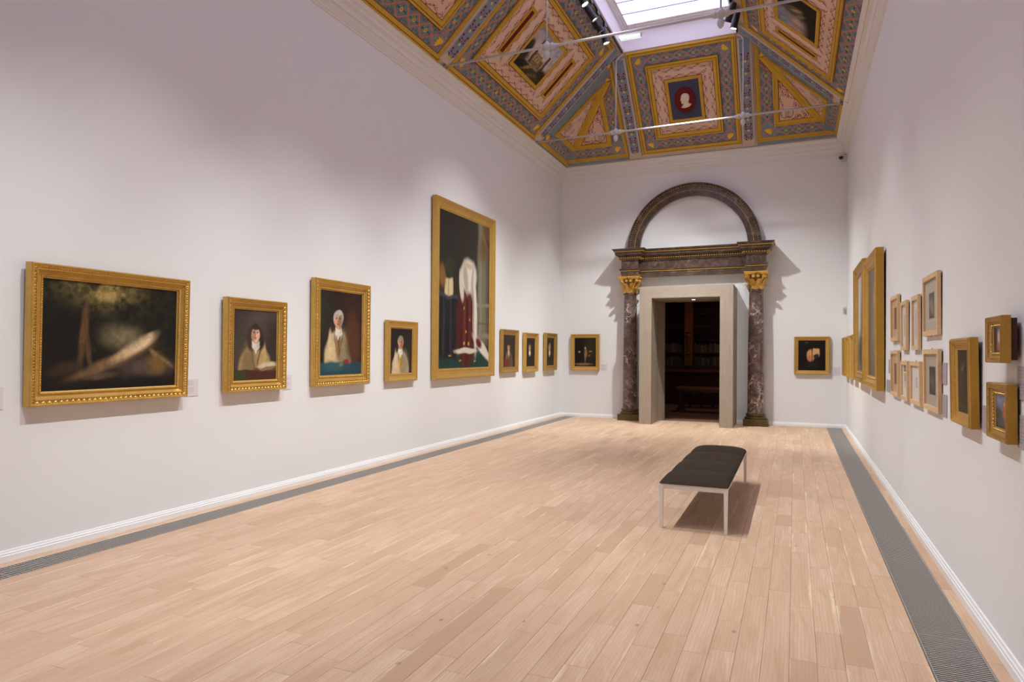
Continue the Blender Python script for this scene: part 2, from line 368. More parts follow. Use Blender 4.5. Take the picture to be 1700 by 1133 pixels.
# skylight shaft and glass
ZG = 8.40
b = MB()
b.box(SX0-.06, SX0, YS0, YS1, ZT+.03, ZG+.1); b.box(SX1, SX1+.06, YS0, YS1, ZT+.03, ZG+.1)
b.box(SX0-.06, SX1+.06, YS1, YS1+.06, ZT, ZG+.1); b.box(SX0-.06, SX1+.06, YS0-.06, YS0, ZT, ZG+.1)
win = struct('window_1', b, M['sky_white'])
for i, (a0, z0, z1) in enumerate(((.05, ZG-.03, ZG+.02), (.09, ZG-.005, ZG+.03), (.13, ZG+.015, ZG+.04))):
    b = MB()
    b.box(SX0, SX0+a0, YS0, YS1, z0, z1); b.box(SX1-a0, SX1, YS0, YS1, z0, z1); b.box(SX0+a0, SX1-a0, YS1-a0*1.6, YS1, z0, z1); b.box(SX0+a0, SX1-a0, YS0, YS0+a0*1.6, z0, z1)
    b.build('window_frame', M['sky_white'], win)
y = YS1-.20; first = True
while y > YS0+.2:
    y2 = max(y-(.45 if first else .478), YS0+.15); first = False
    b = MB(); b.box(SX0+.12, SX1-.12, y2+.008, y-.008, ZG+.025, ZG+.035); b.build('pane', M['glassy'], win)
    b = MB(); b.box(SX0+.12, SX1-.12, y2-.008, y2+.008, ZG+.012, ZG+.04); b.build('mullion', M['mull'], win)
    y = y2
b = MB(); b.box(SX0-.06, SX1+.06, YS0, YS1, ZG+.1, ZG+.12); b.build('cover', M['sky_white'], win)

def slope_matrix(side):
    if side == 'left':  kx = XS0+L; s = Vector((kx, 0, ZT-ZW)).normalized(); n_ = Vector((s.z, 0, -s.x)); r = Vector((0,1,0)); o = Vector((-L, 0, ZW))
    if side == 'right': kx = R-XS1; s = Vector((-kx, 0, ZT-ZW)).normalized(); n_ = Vector((-s.z, 0, s.x)); r = Vector((0,-1,0)); o = Vector((R, 0, ZW))
    if side == 'back':  s = Vector((0, YS1-D, ZT-ZW)).normalized(); n_ = Vector((0, -s.z, s.y)); r = Vector((1,0,0)); o = Vector((0, D, ZW))
    if n_.z > 0: n_ = -n_
    return Matrix(((r.x, s.x, n_.x, o.x), (r.y, s.y, n_.y, o.y), (r.z, s.z, n_.z, o.z), (0,0,0,1)))
VL = math.hypot(XS0+L, ZT-ZW); VB = math.hypot(D-YS1, ZT-ZW)

def inset(poly, d):
    n = len(poly); out = []
    for i in range(n):
        p0, p1, p2 = Vector(poly[i-1]), Vector(poly[i]), Vector(poly[(i+1) % n])
        a = (p1-p0).normalized(); c = (p2-p1).normalized(); na = Vector((-a.y, a.x)); nc = Vector((-c.y, c.x))
        k = (na+nc); k = k/max(.25, k.dot(na)); out.append((p1+k*d)[:])
    return out
def moulding(poly, wd_, h):                    # raised ogee strip round a ccw polygon
    mb = MB(); prof = [(0,0),(0,h*.7),(.06,h),(.30,h),(.33,h*.8),(.40,h*.8),(.43,h*.9),(.90,h*.75),(1,h*.4),(1,0)]
    rings = [[(*q, z) for q in inset(poly, f*wd_)] for f, z in prof]; n = len(poly)
    mb.loft(rings, cap=False)
    return mb
def outline(mb, poly, d, wd_, w, m):
    q = inset(poly, d); mb.ribbon([*q, q[0]], wd_, w, m)
def motif_band(mb, A, B, w_, z):               # diamond lattice with flowers from A to B; inward on the left
    A = Vector(A); B = Vector(B); ln = (B-A).length; t_ = (B-A)/ln; n_ = Vector((-t_.y, t_.x))
    q = lambda s, d: (A+t_*s+n_*d)[:]
    n = max(1, round(ln/(2.25*w_))); p = ln/n
    for i in range(n):
        s = i*p
        for sg in (0, 1):
            f = lambda k: k if not sg else 1-k
            mb.ribbon([q(s, f(.1)*w_), q(s+p*.44, f(.86)*w_), q(s+p*.5, f(.9)*w_), q(s+p*.56, f(.86)*w_), q(s+p, f(.1)*w_)], .075*w_, z+.001*sg, SAL)
        for c in (s+p*.5,) + ((s,) if i else ()):
            for k in (-1, 1):
                mb.rhomb(q(c+k*.24*w_, .5*w_), t_, .2*w_, .10*w_, z, GRN); mb.rhomb(q(c+k*.36*w_, .5*w_), n_, .22*w_, .07*w_, z+.0005, GRN)
                mb.rhomb(q(c, (.5+k*.2)*w_), n_, .12*w_, .08*w_, z, GRN)
            mb.disc(q(c, .5*w_), .105*w_, z+.001, YEL, 8); mb.disc(q(c, .5*w_), .042*w_, z+.002, BRN, 6)
        for c in (s+p*.25, s+p*.75):
            for k in (.15, .85):
                for dx in (-.2, 0, .2):
                    cc = q(c+dx*w_, (k+(.06 if (k < .5) == (dx == 0) else -.02)*(1 if k < .5 else 1))*w_)
                    mb.ribbon([(cc[0]+.065*w_*math.cos(j*PI/3), cc[1]+.065*w_*math.sin(j*PI/3)) for j in range(7)], .035*w_, z, NAV)
                mb.rhomb(q(c, k*w_), t_, .11*w_, .06*w_, z+.001, GRN)
def palmette(mb, c, d, s, z):
    a0 = math.atan2(d[1], d[0])
    for k in range(-3, 4):
        a = a0+k*.42; ll = s*(1-.08*abs(k)); mb.rhomb((c[0]+math.cos(a)*ll*.5, c[1]+math.sin(a)*ll*.5), (math.cos(a), math.sin(a)), ll, ll*.3, z+.0004*k, YEL)
    for sg in (-1, 1):
        cc = (c[0]-math.cos(a0)*s*.2-math.sin(a0)*sg*s*.4, c[1]-math.sin(a0)*s*.2+math.cos(a0)*sg*s*.4)
        mb.ribbon([(cc[0]+s*.22*math.cos(j*PI/4), cc[1]+s*.22*math.sin(j*PI/4)) for j in range(9)], s*.08, z+.001, SAL)
def vine(mb, A, B, off, amp, per, z, m=VIN, wd_=.0075):
    A = Vector(A); B = Vector(B); ln = (B-A).length; t_ = (B-A)/ln; n_ = Vector((-t_.y, t_.x))
    n = max(2, round(ln/per)); p = ln/n; q = lambda s, d: (A+t_*s+n_*(off+d))[:]
    mb.ribbon([q(ln*i/(n*8), amp*math.sin(2*PI*i/8)) for i in range(n*8+1)], wd_, z, m)
    for i in range(n*2):
        s = (i+.5)*p/2; k = 1 if i % 2 == 0 else -1; d = amp*k
        mb.disc(q(s, d+k*.012), .013, z+.001, m, 6); mb.rhomb(q(s-.022, d+k*.02), (t_-n_*k*.6).normalized(), .04, .016, z+.001, m); mb.rhomb(q(s+.022, d+k*.02), (t_+n_*k*.6).normalized(), .04, .016, z+.001, m)
        mb.ribbon([q(s+.5*p/2+.025*math.cos(a), -d*.2+k*.018+.025*math.sin(a)) for a in (0, .8, 1.6, 2.4, 3.2, 4.0)], .008, z+.001, m)
def sprig(mb, c, d, s, z):
    d = Vector(d).normalized(); n_ = Vector((-d.y, d.x)); c = Vector(c)
    mb.ribbon([c[:], (c+d*s)[:]], s*.08, z, VIN); mb.rhomb((c+d*s*1.05)[:], d, s*.5, s*.22, z+.001, VIN)
    for k in (-1, 1):
        mb.rhomb((c+d*s*.6+n_*k*s*.2)[:], (d+n_*k).normalized(), s*.5, s*.18, z+.001, VIN); mb.rhomb((c+d*s*.2+n_*k*s*.25)[:], (n_*k+d*.2).normalized(), s*.5, s*.16, z+.001, VIN)
def spiral(mb, c, r, turns, a0, z, sg=1, m=VIN, wd_=.011):
    N = int(14*turns); pts = [(c[0]+r*(i/N)*math.cos(a0+sg*2*PI*turns*i/N), c[1]+r*(i/N)*math.sin(a0+sg*2*PI*turns*i/N)) for i in range(N+1)]
    mb.ribbon(pts, wd_, z, m); mb.disc(c, .014, z+.001, m, 6); return pts[-1]

def srgb2lin(a): a = np.asarray(a, float)/255; return np.where(a <= .04045, a/12.92, ((a+.055)/1.055)**2.4)
def canvas_obj(name, x0, x1, z0, z1, y, layers, parent, nx, ny, plane='xz', material='canvas', seed=0, warp=True):
    """grid with painted colour attribute; layers in 0..1 picture coordinates, v up"""
    U, V = np.meshgrid(np.linspace(0,1,nx+1), np.linspace(0,1,ny+1)); asp = (x1-x0)/(z1-z0)
    C = np.zeros(U.shape+(3,)); r_ = np.random.default_rng(seed)
    # warp coordinates a little so edges look hand painted
    wu = sum(.003*np.sin(U*k1*6+V*k2*6+ph) for k1, k2, ph in r_.uniform(-5, 5, (5, 3))); wv = sum(.003*np.sin(U*k1*6+V*k2*6+ph) for k1, k2, ph in r_.uniform(-5, 5, (5, 3)))
    u, v = (U+wu, V+wv) if warp else (U, V)
    for ly in layers:
        k = ly[0]
        if k == 'g': C = srgb2lin(ly[1])*(1-V[..., None]) + srgb2lin(ly[2])*V[..., None]; continue
        if k == 'e':
            _, cx, cy, rx, ry, rot, soft, col = ly; dx = (u-cx)*asp; dy = v-cy; c_, s_ = math.cos(rot), math.sin(rot)
            d = np.sqrt(((dx*c_+dy*s_)/(rx*asp if rot == 0 else rx))**2+((-dx*s_+dy*c_)/ry)**2); a = np.clip((1+soft-d)/(2*soft), 0, 1)
        if k == 'b':
            _, xa, xb, ya, yb, soft, col = ly; a = np.clip((u-xa)/soft+.5,0,1)*np.clip((xb-u)/soft+.5,0,1)*np.clip((v-ya)/soft+.5,0,1)*np.clip((yb-v)/soft+.5,0,1)
        if k == 'n':
            _, sc, amt, col = ly; f = np.zeros_like(U); tot = 0
            for oc in range(4):
                k_ = sc*2**oc; gx, gy = max(2, int(k_*asp)), max(2, int(k_)); G = r_.random((gy+2, gx+2)); fu = U*gx; fv = V*gy
                iu = fu.astype(int); iv = fv.astype(int); du_ = fu-iu; dv_ = fv-iv; du_ = du_*du_*(3-2*du_); dv_ = dv_*dv_*(3-2*dv_)
                f += .6**oc*((G[iv, iu]*(1-du_)+G[iv, iu+1]*du_)*(1-dv_)+(G[iv+1, iu]*(1-du_)+G[iv+1, iu+1]*du_)*dv_); tot += .6**oc
            a = np.clip((f/tot-.5)*5+.3, 0, 1)
        a = (a*a*(3-2*a))[..., None]*(ly[2] if k == 'n' else 1); C = C*(1-a)+srgb2lin(col)*a
    C = C*(1+.03*r_.standard_normal(U.shape))[..., None]; C = np.clip(C, 0, 1)
    xs = x0+(x1-x0)*U.ravel(); zs = z0+(z1-z0)*V.ravel(); ys = np.full_like(xs, y)
    co = np.stack([xs, ys, zs] if plane == 'xz' else [xs, zs, ys], -1)
    i = np.arange(nx*ny); a = i//nx*(nx+1)+i % nx; q = np.stack([a, a+1, a+nx+2, a+nx+1], -1)
    me = bpy.data.meshes.new(name); me.from_pydata(co.tolist(), [], q.tolist()); me.materials.append(M[material])
    at = me.color_attributes.new('paint', 'FLOAT_COLOR', 'POINT'); at.data.foreach_set('color', np.concatenate([C.reshape(-1,3), np.ones((len(co),1))], 1).astype(np.float32).ravel())
    o = bpy.data.objects.new(name, me); COL.objects.link(o); o.parent = parent; return o

CASTLE = [('g',(206,176,156),(164,174,200)), ('e',.55,.6,.45,.22,0,.9,(236,204,190)), ('e',.85,.8,.3,.22,0,.8,(196,196,210)), ('n',4,.25,(214,196,190)), ('e',.08,.52,.11,.18,0,.35,(70,64,46)), ('e',.03,.3,.2,.22,0,.4,(56,52,36)),
          ('b',.30,.37,.25,.74,.02,(88,70,52)), ('e',.335,.76,.03,.10,0,.3,(96,78,56)), ('b',.36,.62,.25,.55,.02,(150,122,90)), ('b',.40,.60,.36,.52,.02,(186,158,116)), ('b',.44,.46,.38,.5,.01,(110,86,62)), ('b',.52,.54,.38,.5,.01,(110,86,62)), ('b',.62,.72,.25,.48,.02,(134,108,80)), ('b',.74,.82,.25,.68,.02,(126,102,76)), ('b',.79,.82,.25,.68,.02,(86,68,50)),
          ('b',-.1,1.1,-.1,.23,.06,(76,68,44)), ('e',.45,.18,.3,.04,.5,.5,(166,138,92)), ('e',.7,.1,.3,.05,.4,.6,(120,100,64)), ('e',.15,.1,.3,.1,.2,.6,(40,40,28)), ('e',.92,.24,.2,.12,0,.4,(58,54,38)), ('n',12,.2,(40,34,26))]
RUIN = [('g',(30,24,20),(44,38,32)), ('b',-.1,.42,.3,1.2,.3,(196,166,152)), ('e',.1,.85,.3,.2,0,.6,(150,156,178)), ('e',.55,.55,.16,.3,.5,.3,(112,98,72)), ('e',.5,.7,.1,.2,-.4,.3,(92,92,86)),
        ('e',.62,.45,.05,.25,.6,.3,(168,146,108)), ('e',.48,.4,.04,.22,.9,.3,(150,130,96)), ('e',.8,.2,.3,.2,0,.5,(34,26,20)), ('n',5,.3,(60,50,38))]

def ceiling_panel(side, cu, hw, hin, hp, v, du, pic, bars=True, k=''):
    """hw/hin/hp half lengths of outer gold, inner gold, picture; v = dict of slope heights"""
    o = empty('ceiling_panel', parent=ceiling); o.matrix_local = slope_matrix(side)
    sg = -1 if side == 'right' else 1; cu = cu*sg; du = du
    rect = lambda h, a, c: [(cu-h, a), (cu+h, a), (cu+h, c), (cu-h, c)]
    po = rect(hw, v['o0'], v['o1']); pi_ = rect(hin, v['i0'], v['i1']); pp = rect(hp, v['p0'], v['p1'])
    wo, wi, wp_ = v.get('wo', .105), .115, .07
    mb = MB(); mb.poly([(*q, .004) for q in po]); mb.build('blue_ground', M['p_blue'], o)
    mb = MB(); mb.poly([(*q, .010) for q in pi_]); mb.build('cream_field', M['p_cream'], o)
    moulding(po, wo, .045).build('gold_moulding', M['mould'], o); moulding(pi_, wi, .045).build('gold_moulding', M['mould'], o); moulding(pp, wp_, .04).build('picture_frame', M['mould'], o)
    q = inset(pp, wp_*.95)
    if pic == 'medallion':
        mb = MB(); mb.poly([(*p, .013) for p in q]); mb.build('blue_field', M['p_ultra'], o)
        mb = MB(); x0, y0 = q[0]; x1, y1 = q[2]; st = .052
        n = int((x1-x0+y1-y0)/st)
        for i in range(1, n):
            c = i*st
            for fl in (0, 1):
                a_ = max(0, c-(y1-y0)); b_ = min(c, x1-x0)
                p1, p2 = (a_, c-a_), (b_, c-b_)
                if fl: p1, p2 = ((x1-x0)-p1[0], p1[1]), ((x1-x0)-p2[0], p2[1])
                mb.ribbon([(x0+p1[0], y0+p1[1]), (x0+p2[0], y0+p2[1])], .007, .015+.001*fl)
        mb.build('lattice_lines', M['p_lattice'], o)
        c = ((x0+x1)/2, (y0+y1)/2); mb = MB()
        mb.loft([[(c[0]+rx*f*math.cos(2*PI*i/40), c[1]+ry*f*math.sin(2*PI*i/40), z) for i in range(40)] for rx, ry, f, z in ((.215,.295,1,.012), (.215,.295,1,.035), (.215,.295,.94,.05), (.215,.295,.86,.046), (.215,.295,.84,.04))])
        md = mb.build('oval_medallion', M['p_ox'], o)
        prof = [(-.02,-.16),(-.085,-.145),(-.10,-.13),(-.04,-.10),(-.035,-.06),(-.075,-.065),(-.09,-.045),(-.085,-.02),(-.09,-.005),(-.105,.015),(-.092,.05),(-.088,.085),(-.065,.12),(-.02,.145),(.035,.14),(.075,.11),(.09,.06),(.08,.01),(.06,-.03),(.065,-.06),(.105,-.085),(.12,-.10),(.06,-.14)]
        prof = [(c[0]+.01+x*1.05, c[1]+.005+y*1.12) for x, y in prof]
        mb = MB(); cx_ = c[0]; cy_ = c[1]
        mb.loft([[(cx_+(x-cx_)*f, cy_+(y-cy_)*f, z) for x, y in prof[::-1]] for f, z in ((1, .04), (.98, .062), (.88, .078), (.7, .088), (.4, .092))]); mb.build('relief_bust', M['p_bust'], o, smooth=True)
    else:
        canvas_obj('picture', q[0][0], q[2][0], q[0][1], q[2][1], .013, pic, o, 110, 90, 'xy', 'fresco', 5)
    mb = MB(); z = .0075
    # lattice in the four bands
    bi = inset(po, wo); corners = bi
    bw = {0: pi_[0][1]-bi[0][1], 1: bi[1][0]-pi_[1][0], 2: bi[2][1]-pi_[2][1], 3: pi_[3][0]-bi[3][0]}
    for i in range(4):
        A = Vector(bi[i]); B = Vector(bi[(i+1) % 4]); t_ = (B-A).normalized()
        ca, cb = bw[(i-1) % 4], bw[(i+1) % 4]
        motif_band(mb, (A+t_*ca*.75)[:], (B-t_*cb*.75)[:], bw[i], z)
        n1 = Vector((-t_.y, t_.x)); cc = A+t_*bw[(i-1) % 4]*.38+n1*bw[i]*.38; palmette(mb, cc[:], (t_+n1)[:], min(bw[i], ca)*.55, z+.004)
        [outline(mb, po, wo*f, .013, zz, BRN) for f, zz in ((1.02, z+.001), (.365, .0375))] if i == 0 else None
    # vine on the cream
    qi = inset(pi_, wi); zc = .0125
    for i in range(4):
        A = Vector(qi[i]); B = Vector(qi[(i+1) % 4]); t_ = (B-A).normalized(); vine(mb, (A+t_*.1)[:], (B-t_*.1)[:], .05, .018, .30, zc)
        n1 = Vector((-t_.y, t_.x)); sprig(mb, (A+(t_+n1)*.03)[:], (t_+n1)[:], .08, zc)
        A = Vector(pp[i]); B = Vector(pp[(i+1) % 4]); t_ = (B-A).normalized(); n1 = Vector((-t_.y, t_.x))
        vine(mb, (B+t_*0)[:], A[:], .045, .016, .26, zc); sprig(mb, (A-(t_+n1)*.03)[:], (-(t_+n1))[:], .10, zc)
    outline(mb, pi_, wi*1.02, .013, zc+.001, BRN); outline(mb, pi_, wi*.365, .012, .0375, BRN); outline(mb, pi_, -.006, .012, .0085, BRN); outline(mb, pp, -.006, .012, zc+.001, BRN)
    # tablet with worn inscription below the picture
    ty = (qi[0][1]+pp[0][1])/2+.005; th = .035; tw = hp*.85
    mb.ribbon([(cu-tw, ty-th), (cu+tw, ty-th), (cu+tw, ty+th), (cu-tw, ty+th), (cu-tw, ty-th)], .006, zc, FAD)
    xx = cu-tw*.85
    while xx < cu+tw*.85:
        mb.ribbon([(xx, ty-.018), (xx, ty+.018)], .008, zc, FAD); xx += random.choice((.025, .03, .045))
    if bars:
        for s_ in (-1, 1):
            a_, c_ = sorted((cu+s_*du[0], cu+s_*du[1])); bp = [(a_, v['p0']), (c_, v['p0']), (c_, v['p1']), (a_, v['p1'])]
            moulding(bp, .05, .035).build('bar_moulding', M['mould'], o); m2 = MB(); m2.poly([(*p, .013) for p in inset(bp, .048)]); m2.build('red_bar', M['p_ox'], o)
            for i in range(4):
                A = Vector(bp[i]); B = Vector(bp[(i+1) % 4]); t_ = (B-A).normalized(); n1 = Vector((-t_.y, t_.x))
                if i in (1, 3): vine(mb, B[:], A[:], .035, .012, .24, zc)
                sprig(mb, (A-(t_+n1)*.01)[:], (-(t_+n1))[:], .09, zc)
    mb.build('painted_ornament', PAL, o, kind='stuff')
    return o
VS = dict(o0=.24, o1=2.75, i0=.67, i1=2.33, p0=1.04, p1=1.96)
VR = {k: v-.10 for k, v in VS.items()}; VS['o0'] = .27; VR['o0'] = .14
for i, cy in enumerate((11.44, 7.24)):
    ceiling_panel('left', cy, 1.96, 1.565, .645, VS, (.955, 1.165), CASTLE)
    ceiling_panel('right', cy, 1.96, 1.565, .645, VR, (.955, 1.165), RUIN)
for cy in (3.04, -1.16):                         # behind the camera: plain painted panels
    for side, v in (('left', VS), ('right', VR)):
        o = empty('ceiling_panel', parent=ceiling); o.matrix_local = slope_matrix(side); cu = cy if side == 'left' else -cy
        rect = lambda h, a, c: [(cu-h, a), (cu+h, a), (cu+h, c), (cu-h, c)]
        mb = MB(); mb.poly([(*q, .004) for q in rect(1.96, v['o0'], v['o1'])]); mb.build('blue_ground', M['p_blue'], o)
        mb = MB(); mb.poly([(*q, .010) for q in rect(1.565, v['i0'], v['i1'])]); mb.build('cream_field', M['p_cream'], o)
        moulding(rect(1.96, v['o0'], v['o1']), .09, .045).build('gold_moulding', M['mould'], o); moulding(rect(1.565, v['i0'], v['i1']), .088, .045).build('gold_moulding', M['mould'], o)
XC = -2.215
ceiling_panel('back', XC, 1.105, .745, .385, dict(o0=.39, o1=2.835, i0=.735, i1=2.495, p0=1.105, p1=2.13, wo=.10), (0, 0), 'medallion', bars=False)

# folded corner panels on each side of the hips
hipL = lambda v: YS1+(VL-v)*(D-YS1)/VL                      # y of hip on the side slopes at height v
hipB = lambda v: XS0-(VB-v)*(XS0+L)/VB                      # x of left hip on the back slope
def corner_panel(side, outer, tri, gold_edges, mono, flip):
    o = empty('ceiling_panel', parent=ceiling); o.matrix_local = slope_matrix(side)
    fx = (lambda p: (-p[0], p[1])) if flip == 'neg' else (lambda p: (2*XC-p[0], p[1])) if flip == 'mir' else (lambda p: p)
    outer = [fx(p) for p in outer]; tri = [fx(p) for p in tri]; 
    if flip: outer = outer[::-1]; tri = tri[::-1]
    mb = MB(); mb.poly([(*q, .004) for q in outer]); mb.build('blue_ground', M['p_blue'], o)
    mb = MB(); mb.poly([(*q, .009) for q in tri]); mb.build('cream_field', M['p_cream'], o)
    moulding(tri, .11, .045).build('gold_moulding', M['mould'], o)
    for (A, B, w_) in gold_edges:
        A, B = fx(A), fx(B); A, B = Vector(A), Vector(B); t_ = (B-A).normalized(); n1 = Vector((-t_.y, t_.x))*(-1 if flip else 1)
        mb = MB(); prof = [(0,0),(0,.02),(.2,.045),(.45,.045),(.55,.03),(.7,.03),(1,.012),(1,0)]
        mb.loft([[(*(P_+n1*w_*f)[:], z) for f, z in prof] for P_ in (A, B)]); mb.build('gold_moulding', M['mould'], o)
    mb = MB(); qi = inset(tri, .11); z = .0115
    for i in range(len(tri)):
        A = Vector(qi[i]); B = Vector(qi[(i+1) % len(qi)]); t_ = (B-A).normalized()
        if (B-A).length > .4: vine(mb, (A+t_*.12)[:], (B-t_*.12)[:], .045, .016, .28, z)
    outline(mb, tri, .115, .012, z, BRN)
    c = fx(mono); rr = .10
    mb.ribbon([(c[0]-.03-rr*math.sin(a)*.9, c[1]+rr*math.cos(a)) for a in np.linspace(0, PI, 10)], .014, z+.001, GRY)
    mb.ribbon([(c[0]+.03+rr*math.sin(a)*.9, c[1]+rr*math.cos(a)) for a in np.linspace(0, PI, 10)], .014, z+.001, GRY)
    for dx in (-.03, 0, .03): mb.ribbon([(c[0]+dx, c[1]-rr), (c[0]+dx, c[1]+rr)], .011, z+.002, GRY)
    mb.ribbon([(c[0]+.05, c[1]+.03), (c[0]+.08, c[1]-.01), (c[0]+.05, c[1]-.03)], .009, z+.002, GRY)
    cen = Vector((sum(p[0] for p in tri)/len(tri), sum(p[1] for p in tri)/len(tri)))
    return o, mb, fx, z, cen
def lat(mb, fx, flip, segs):
    for A, B, w_ in segs:
        A, B = fx(A), fx(B)
        if flip: A, B = B, A
        motif_band(mb, A, B, w_, .0075)
for side, flip in (('left', None), ('right', 'neg')):
    dv = -.04 if flip else 0
    tri = [(14.03, .66+dv), (hipL(.66+dv)-.01, .66+dv), (hipL(2.12)-.01, 2.12), (hipL(2.12)-.09, 2.12)]
    outer = [(13.66, .2), (hipL(.2), .2), (hipL(VL-.02), VL-.02), (13.66, VL-.02)]
    o, mb, fx, z, cen = corner_panel(side, outer, tri, [((13.66, .30+dv), (hipL(.30+dv), .30+dv), .1)], (14.32, .98+dv), flip)
    lat(mb, fx, flip, [((13.75, .33+dv), (hipL(.5)-.15, .33+dv), .3), ((14.03, 2.1), (13.99, .7), .32)] if not flip else [((13.75, .33+dv), (hipL(.5)-.15, .33+dv), .3), ((14.03, 2.1), (13.99, .7), .32)])
    palmette(mb, fx((13.83, .48+dv)), (1 if not flip else -1, 1), .15, .012); palmette(mb, fx((13.80, 2.42)), (.2, 1), .12, .012)
    for cc, r_ in (((14.62, .98), .09), ((14.5, 1.28), .08), ((14.40, 1.5), .06), ((14.85, .86), .08)): spiral(mb, fx(cc), r_, 1.6, .5, z, -1 if flip else 1)
    mb.build('painted_ornament', PAL, o, kind='stuff')
for flip in (None, 'mir'):
    tri = [(hipB(.72)+.01, .72), (-4.0, .72), (-3.97, 2.19), (hipB(2.19)+.01, 2.19)]
    outer = [(hipB(.3), .3), (-3.655, .3), (-3.655, hipB and 2.60), (hipB(2.60), 2.60)]
    o, mb, fx, z, cen = corner_panel('back', outer, tri, [((hipB(.38), .38), (-3.655, .38), .09), ((-3.655, .38), (-3.655, 2.62), .085)], (-4.26, .98), flip)
    lat(mb, fx, flip, [((hipB(.5)+.12, .46), (-3.98, .46), .26), ((-3.735, .75), (-3.735, 2.45), .26)])
    palmette(mb, fx((-3.86, .58)), (-1 if not flip else 1, 1), .15, .012); palmette(mb, fx((-3.80, 2.3)), (-.3, 1), .10, .012)
    for cc, r_ in (((-4.46, .88), .085), ((-4.42, 1.14), .08), ((-4.22, 1.42), .075), ((-4.17, 1.62), .06), ((-4.62, .9), .06)): spiral(mb, fx(cc), r_, 1.6, 2.5, z, -1 if flip else 1)
    mb.build('painted_ornament', PAL, o, kind='stuff')

# ribs
def rib(side, cu, wdt, v0, v1, dv=0):
    o = empty('ceiling_rib', parent=ceiling); o.matrix_local = slope_matrix(side); h = .07; w = wdt/2
    if side == 'right': cu = -cu
    mb = MB(); prof = [(-w,0),(-w,h*.8),(-w+.02,h),(w-.02,h),(w,h*.8),(w,0)]
    mb.loft([[(cu+a, v, z) for a, z in prof] for v in (v0, v1)]); mb.build('rib_body', M['beige'], o)
    mb = MB(); bw = w-.035; mb.poly([(cu-bw, v0+.16, h+.002), (cu+bw, v0+.16, h+.002), (cu+bw, v1, h+.002), (cu-bw, v1, h+.002)]); mb.build('blue_strip', M['p_ribblue'], o)
    mb = MB(); z = h+.004
    for s_ in (-1, 1): mb.ribbon([(cu+s_*(bw+.012), v0+.1), (cu+s_*(bw+.012), v1)], .014, z, FAD)
    v = v0+.26
    while v < v1-.12:
        for s_ in (-1, 1):
            mb.rhomb((cu+s_*bw*.62, v), (0,1), .058, .046, z, RED); mb.disc((cu+s_*bw*.62, v), .021, z+.001, RED, 6)
            mb.rhomb((cu+s_*bw*.45, v-.055), (s_*.8,.6), .06, .036, z, RED); mb.rhomb((cu+s_*bw*.55, v-.105), (s_*.8,.6), .065, .036, z, RED)
            mb.ribbon([(cu+s_*bw*.6, v-.11), (cu+s_*bw*.3, v-.14), (cu, v-.08)], .008, z, NAV)
        mb.disc((cu, v-.155), .028, z, YEL, 8); mb.disc((cu, v-.155), .011, z+.001, FAD, 6); mb.rhomb((cu, v-.06), (0,1), .06, .02, z, VIN)
        v += .26
    mb.build('painted_ornament', PAL, o, kind='stuff')
for cy in (13.50, 9.30, 5.10): rib('left', cy, .30, .34, VL-.03); rib('right', cy, .30, .34, VL-.03)
rib('back', -3.48, .27, .36, VB-.12); rib('back', 2*XC+3.48, .27, .36, VB-.12)
# hip bars over the folds
for sx in (0, 1):
    A = Vector((-L, D, ZW)); B = Vector((XS0, YS1, ZT)); k0, k1 = .245, .745
    P0 = A.lerp(B, k0); P1 = A.lerp(B, k1)
    if sx: P0.x = R-L-P0.x; P1.x = R-L-P1.x
    mb = MB(); mb.tube(P0, P1, .05, n=8); mb.build('hip_bar', M['mould'], ceiling)
# gilded bead under the slopes' foot is hidden by the cornice; lighting tracks
def track(x, label):
    mb = MB(); mb.box(-.016, .016, 1.0-8, 13.70-8, -.035, 0); o = mb.build('lighting_track', M['black'], loc=(x, 8, ZT)); tag(o, label, 'lighting track')
track(SX0-.022, 'thin black lighting track along the left edge of the skylight')
track(SX1+.022, 'thin black lighting track along the right edge of the skylight')

# ------------------------------------------------------------------ spotlights
def spotlight(x, y, target, label, power=1.0, size=48, blend=.6, style='can', z=7.68, visible_group=None, soft=.022):
    loc = Vector((x, y, z)); d = (Vector(target)-loc).normalized()
    o = empty('track_spotlight', loc); o.rotation_mode = 'QUATERNION'; q = d.to_track_quat('-Z', 'Y'); o.rotation_quaternion = q
    tag(o, label, 'spotlight', visible_group)
    mb = MB(); mb.lathe([(.0,.19),(.045,.19),(.055,.17),(.06,.12),(.06,-.10),(.066,-.105),(.066,-.135),(.060,-.135),(.056,-.11)], n=20); mb.build('housing', M['black'], o, smooth=False)
    mb = MB(); mb.poly([(.056*math.cos(2*PI*i/20), .056*math.sin(2*PI*i/20), -.113) for i in range(20)][::-1]); mb.build('lens', M['lens'], o)
    inv = q.inverted(); mb = MB(); mb.box(-.02, .02, -.07, .07, ZT-.085-z, ZT-.035-z); mb.tube((0,0,.0), (0,0,ZT-.08-z), .009, n=8)
    a = mb.build('track_adapter', M['black'], o); a.rotation_mode = 'QUATERNION'; a.rotation_quaternion = inv
    if style == 'box':
        mb = MB(); mb.box(-.07, .07, -.05, .05, -.05, .1); mb.build('ballast_box', M['black'], o)
    ld = bpy.data.lights.new('spot', 'SPOT'); ld.energy = SPOT_W*power; ld.color = SPOT_COLOR; ld.spot_size = math.radians(size); ld.spot_blend = blend; ld.shadow_soft_size = soft
    lo = bpy.data.objects.new('lamp_light', ld); COL.objects.link(lo); lo.parent = o; lo.location = (0, 0, -.14)
XLT, XRT = SX0-.05, SX1+.05
HID = 'spotlights further along the tracks'
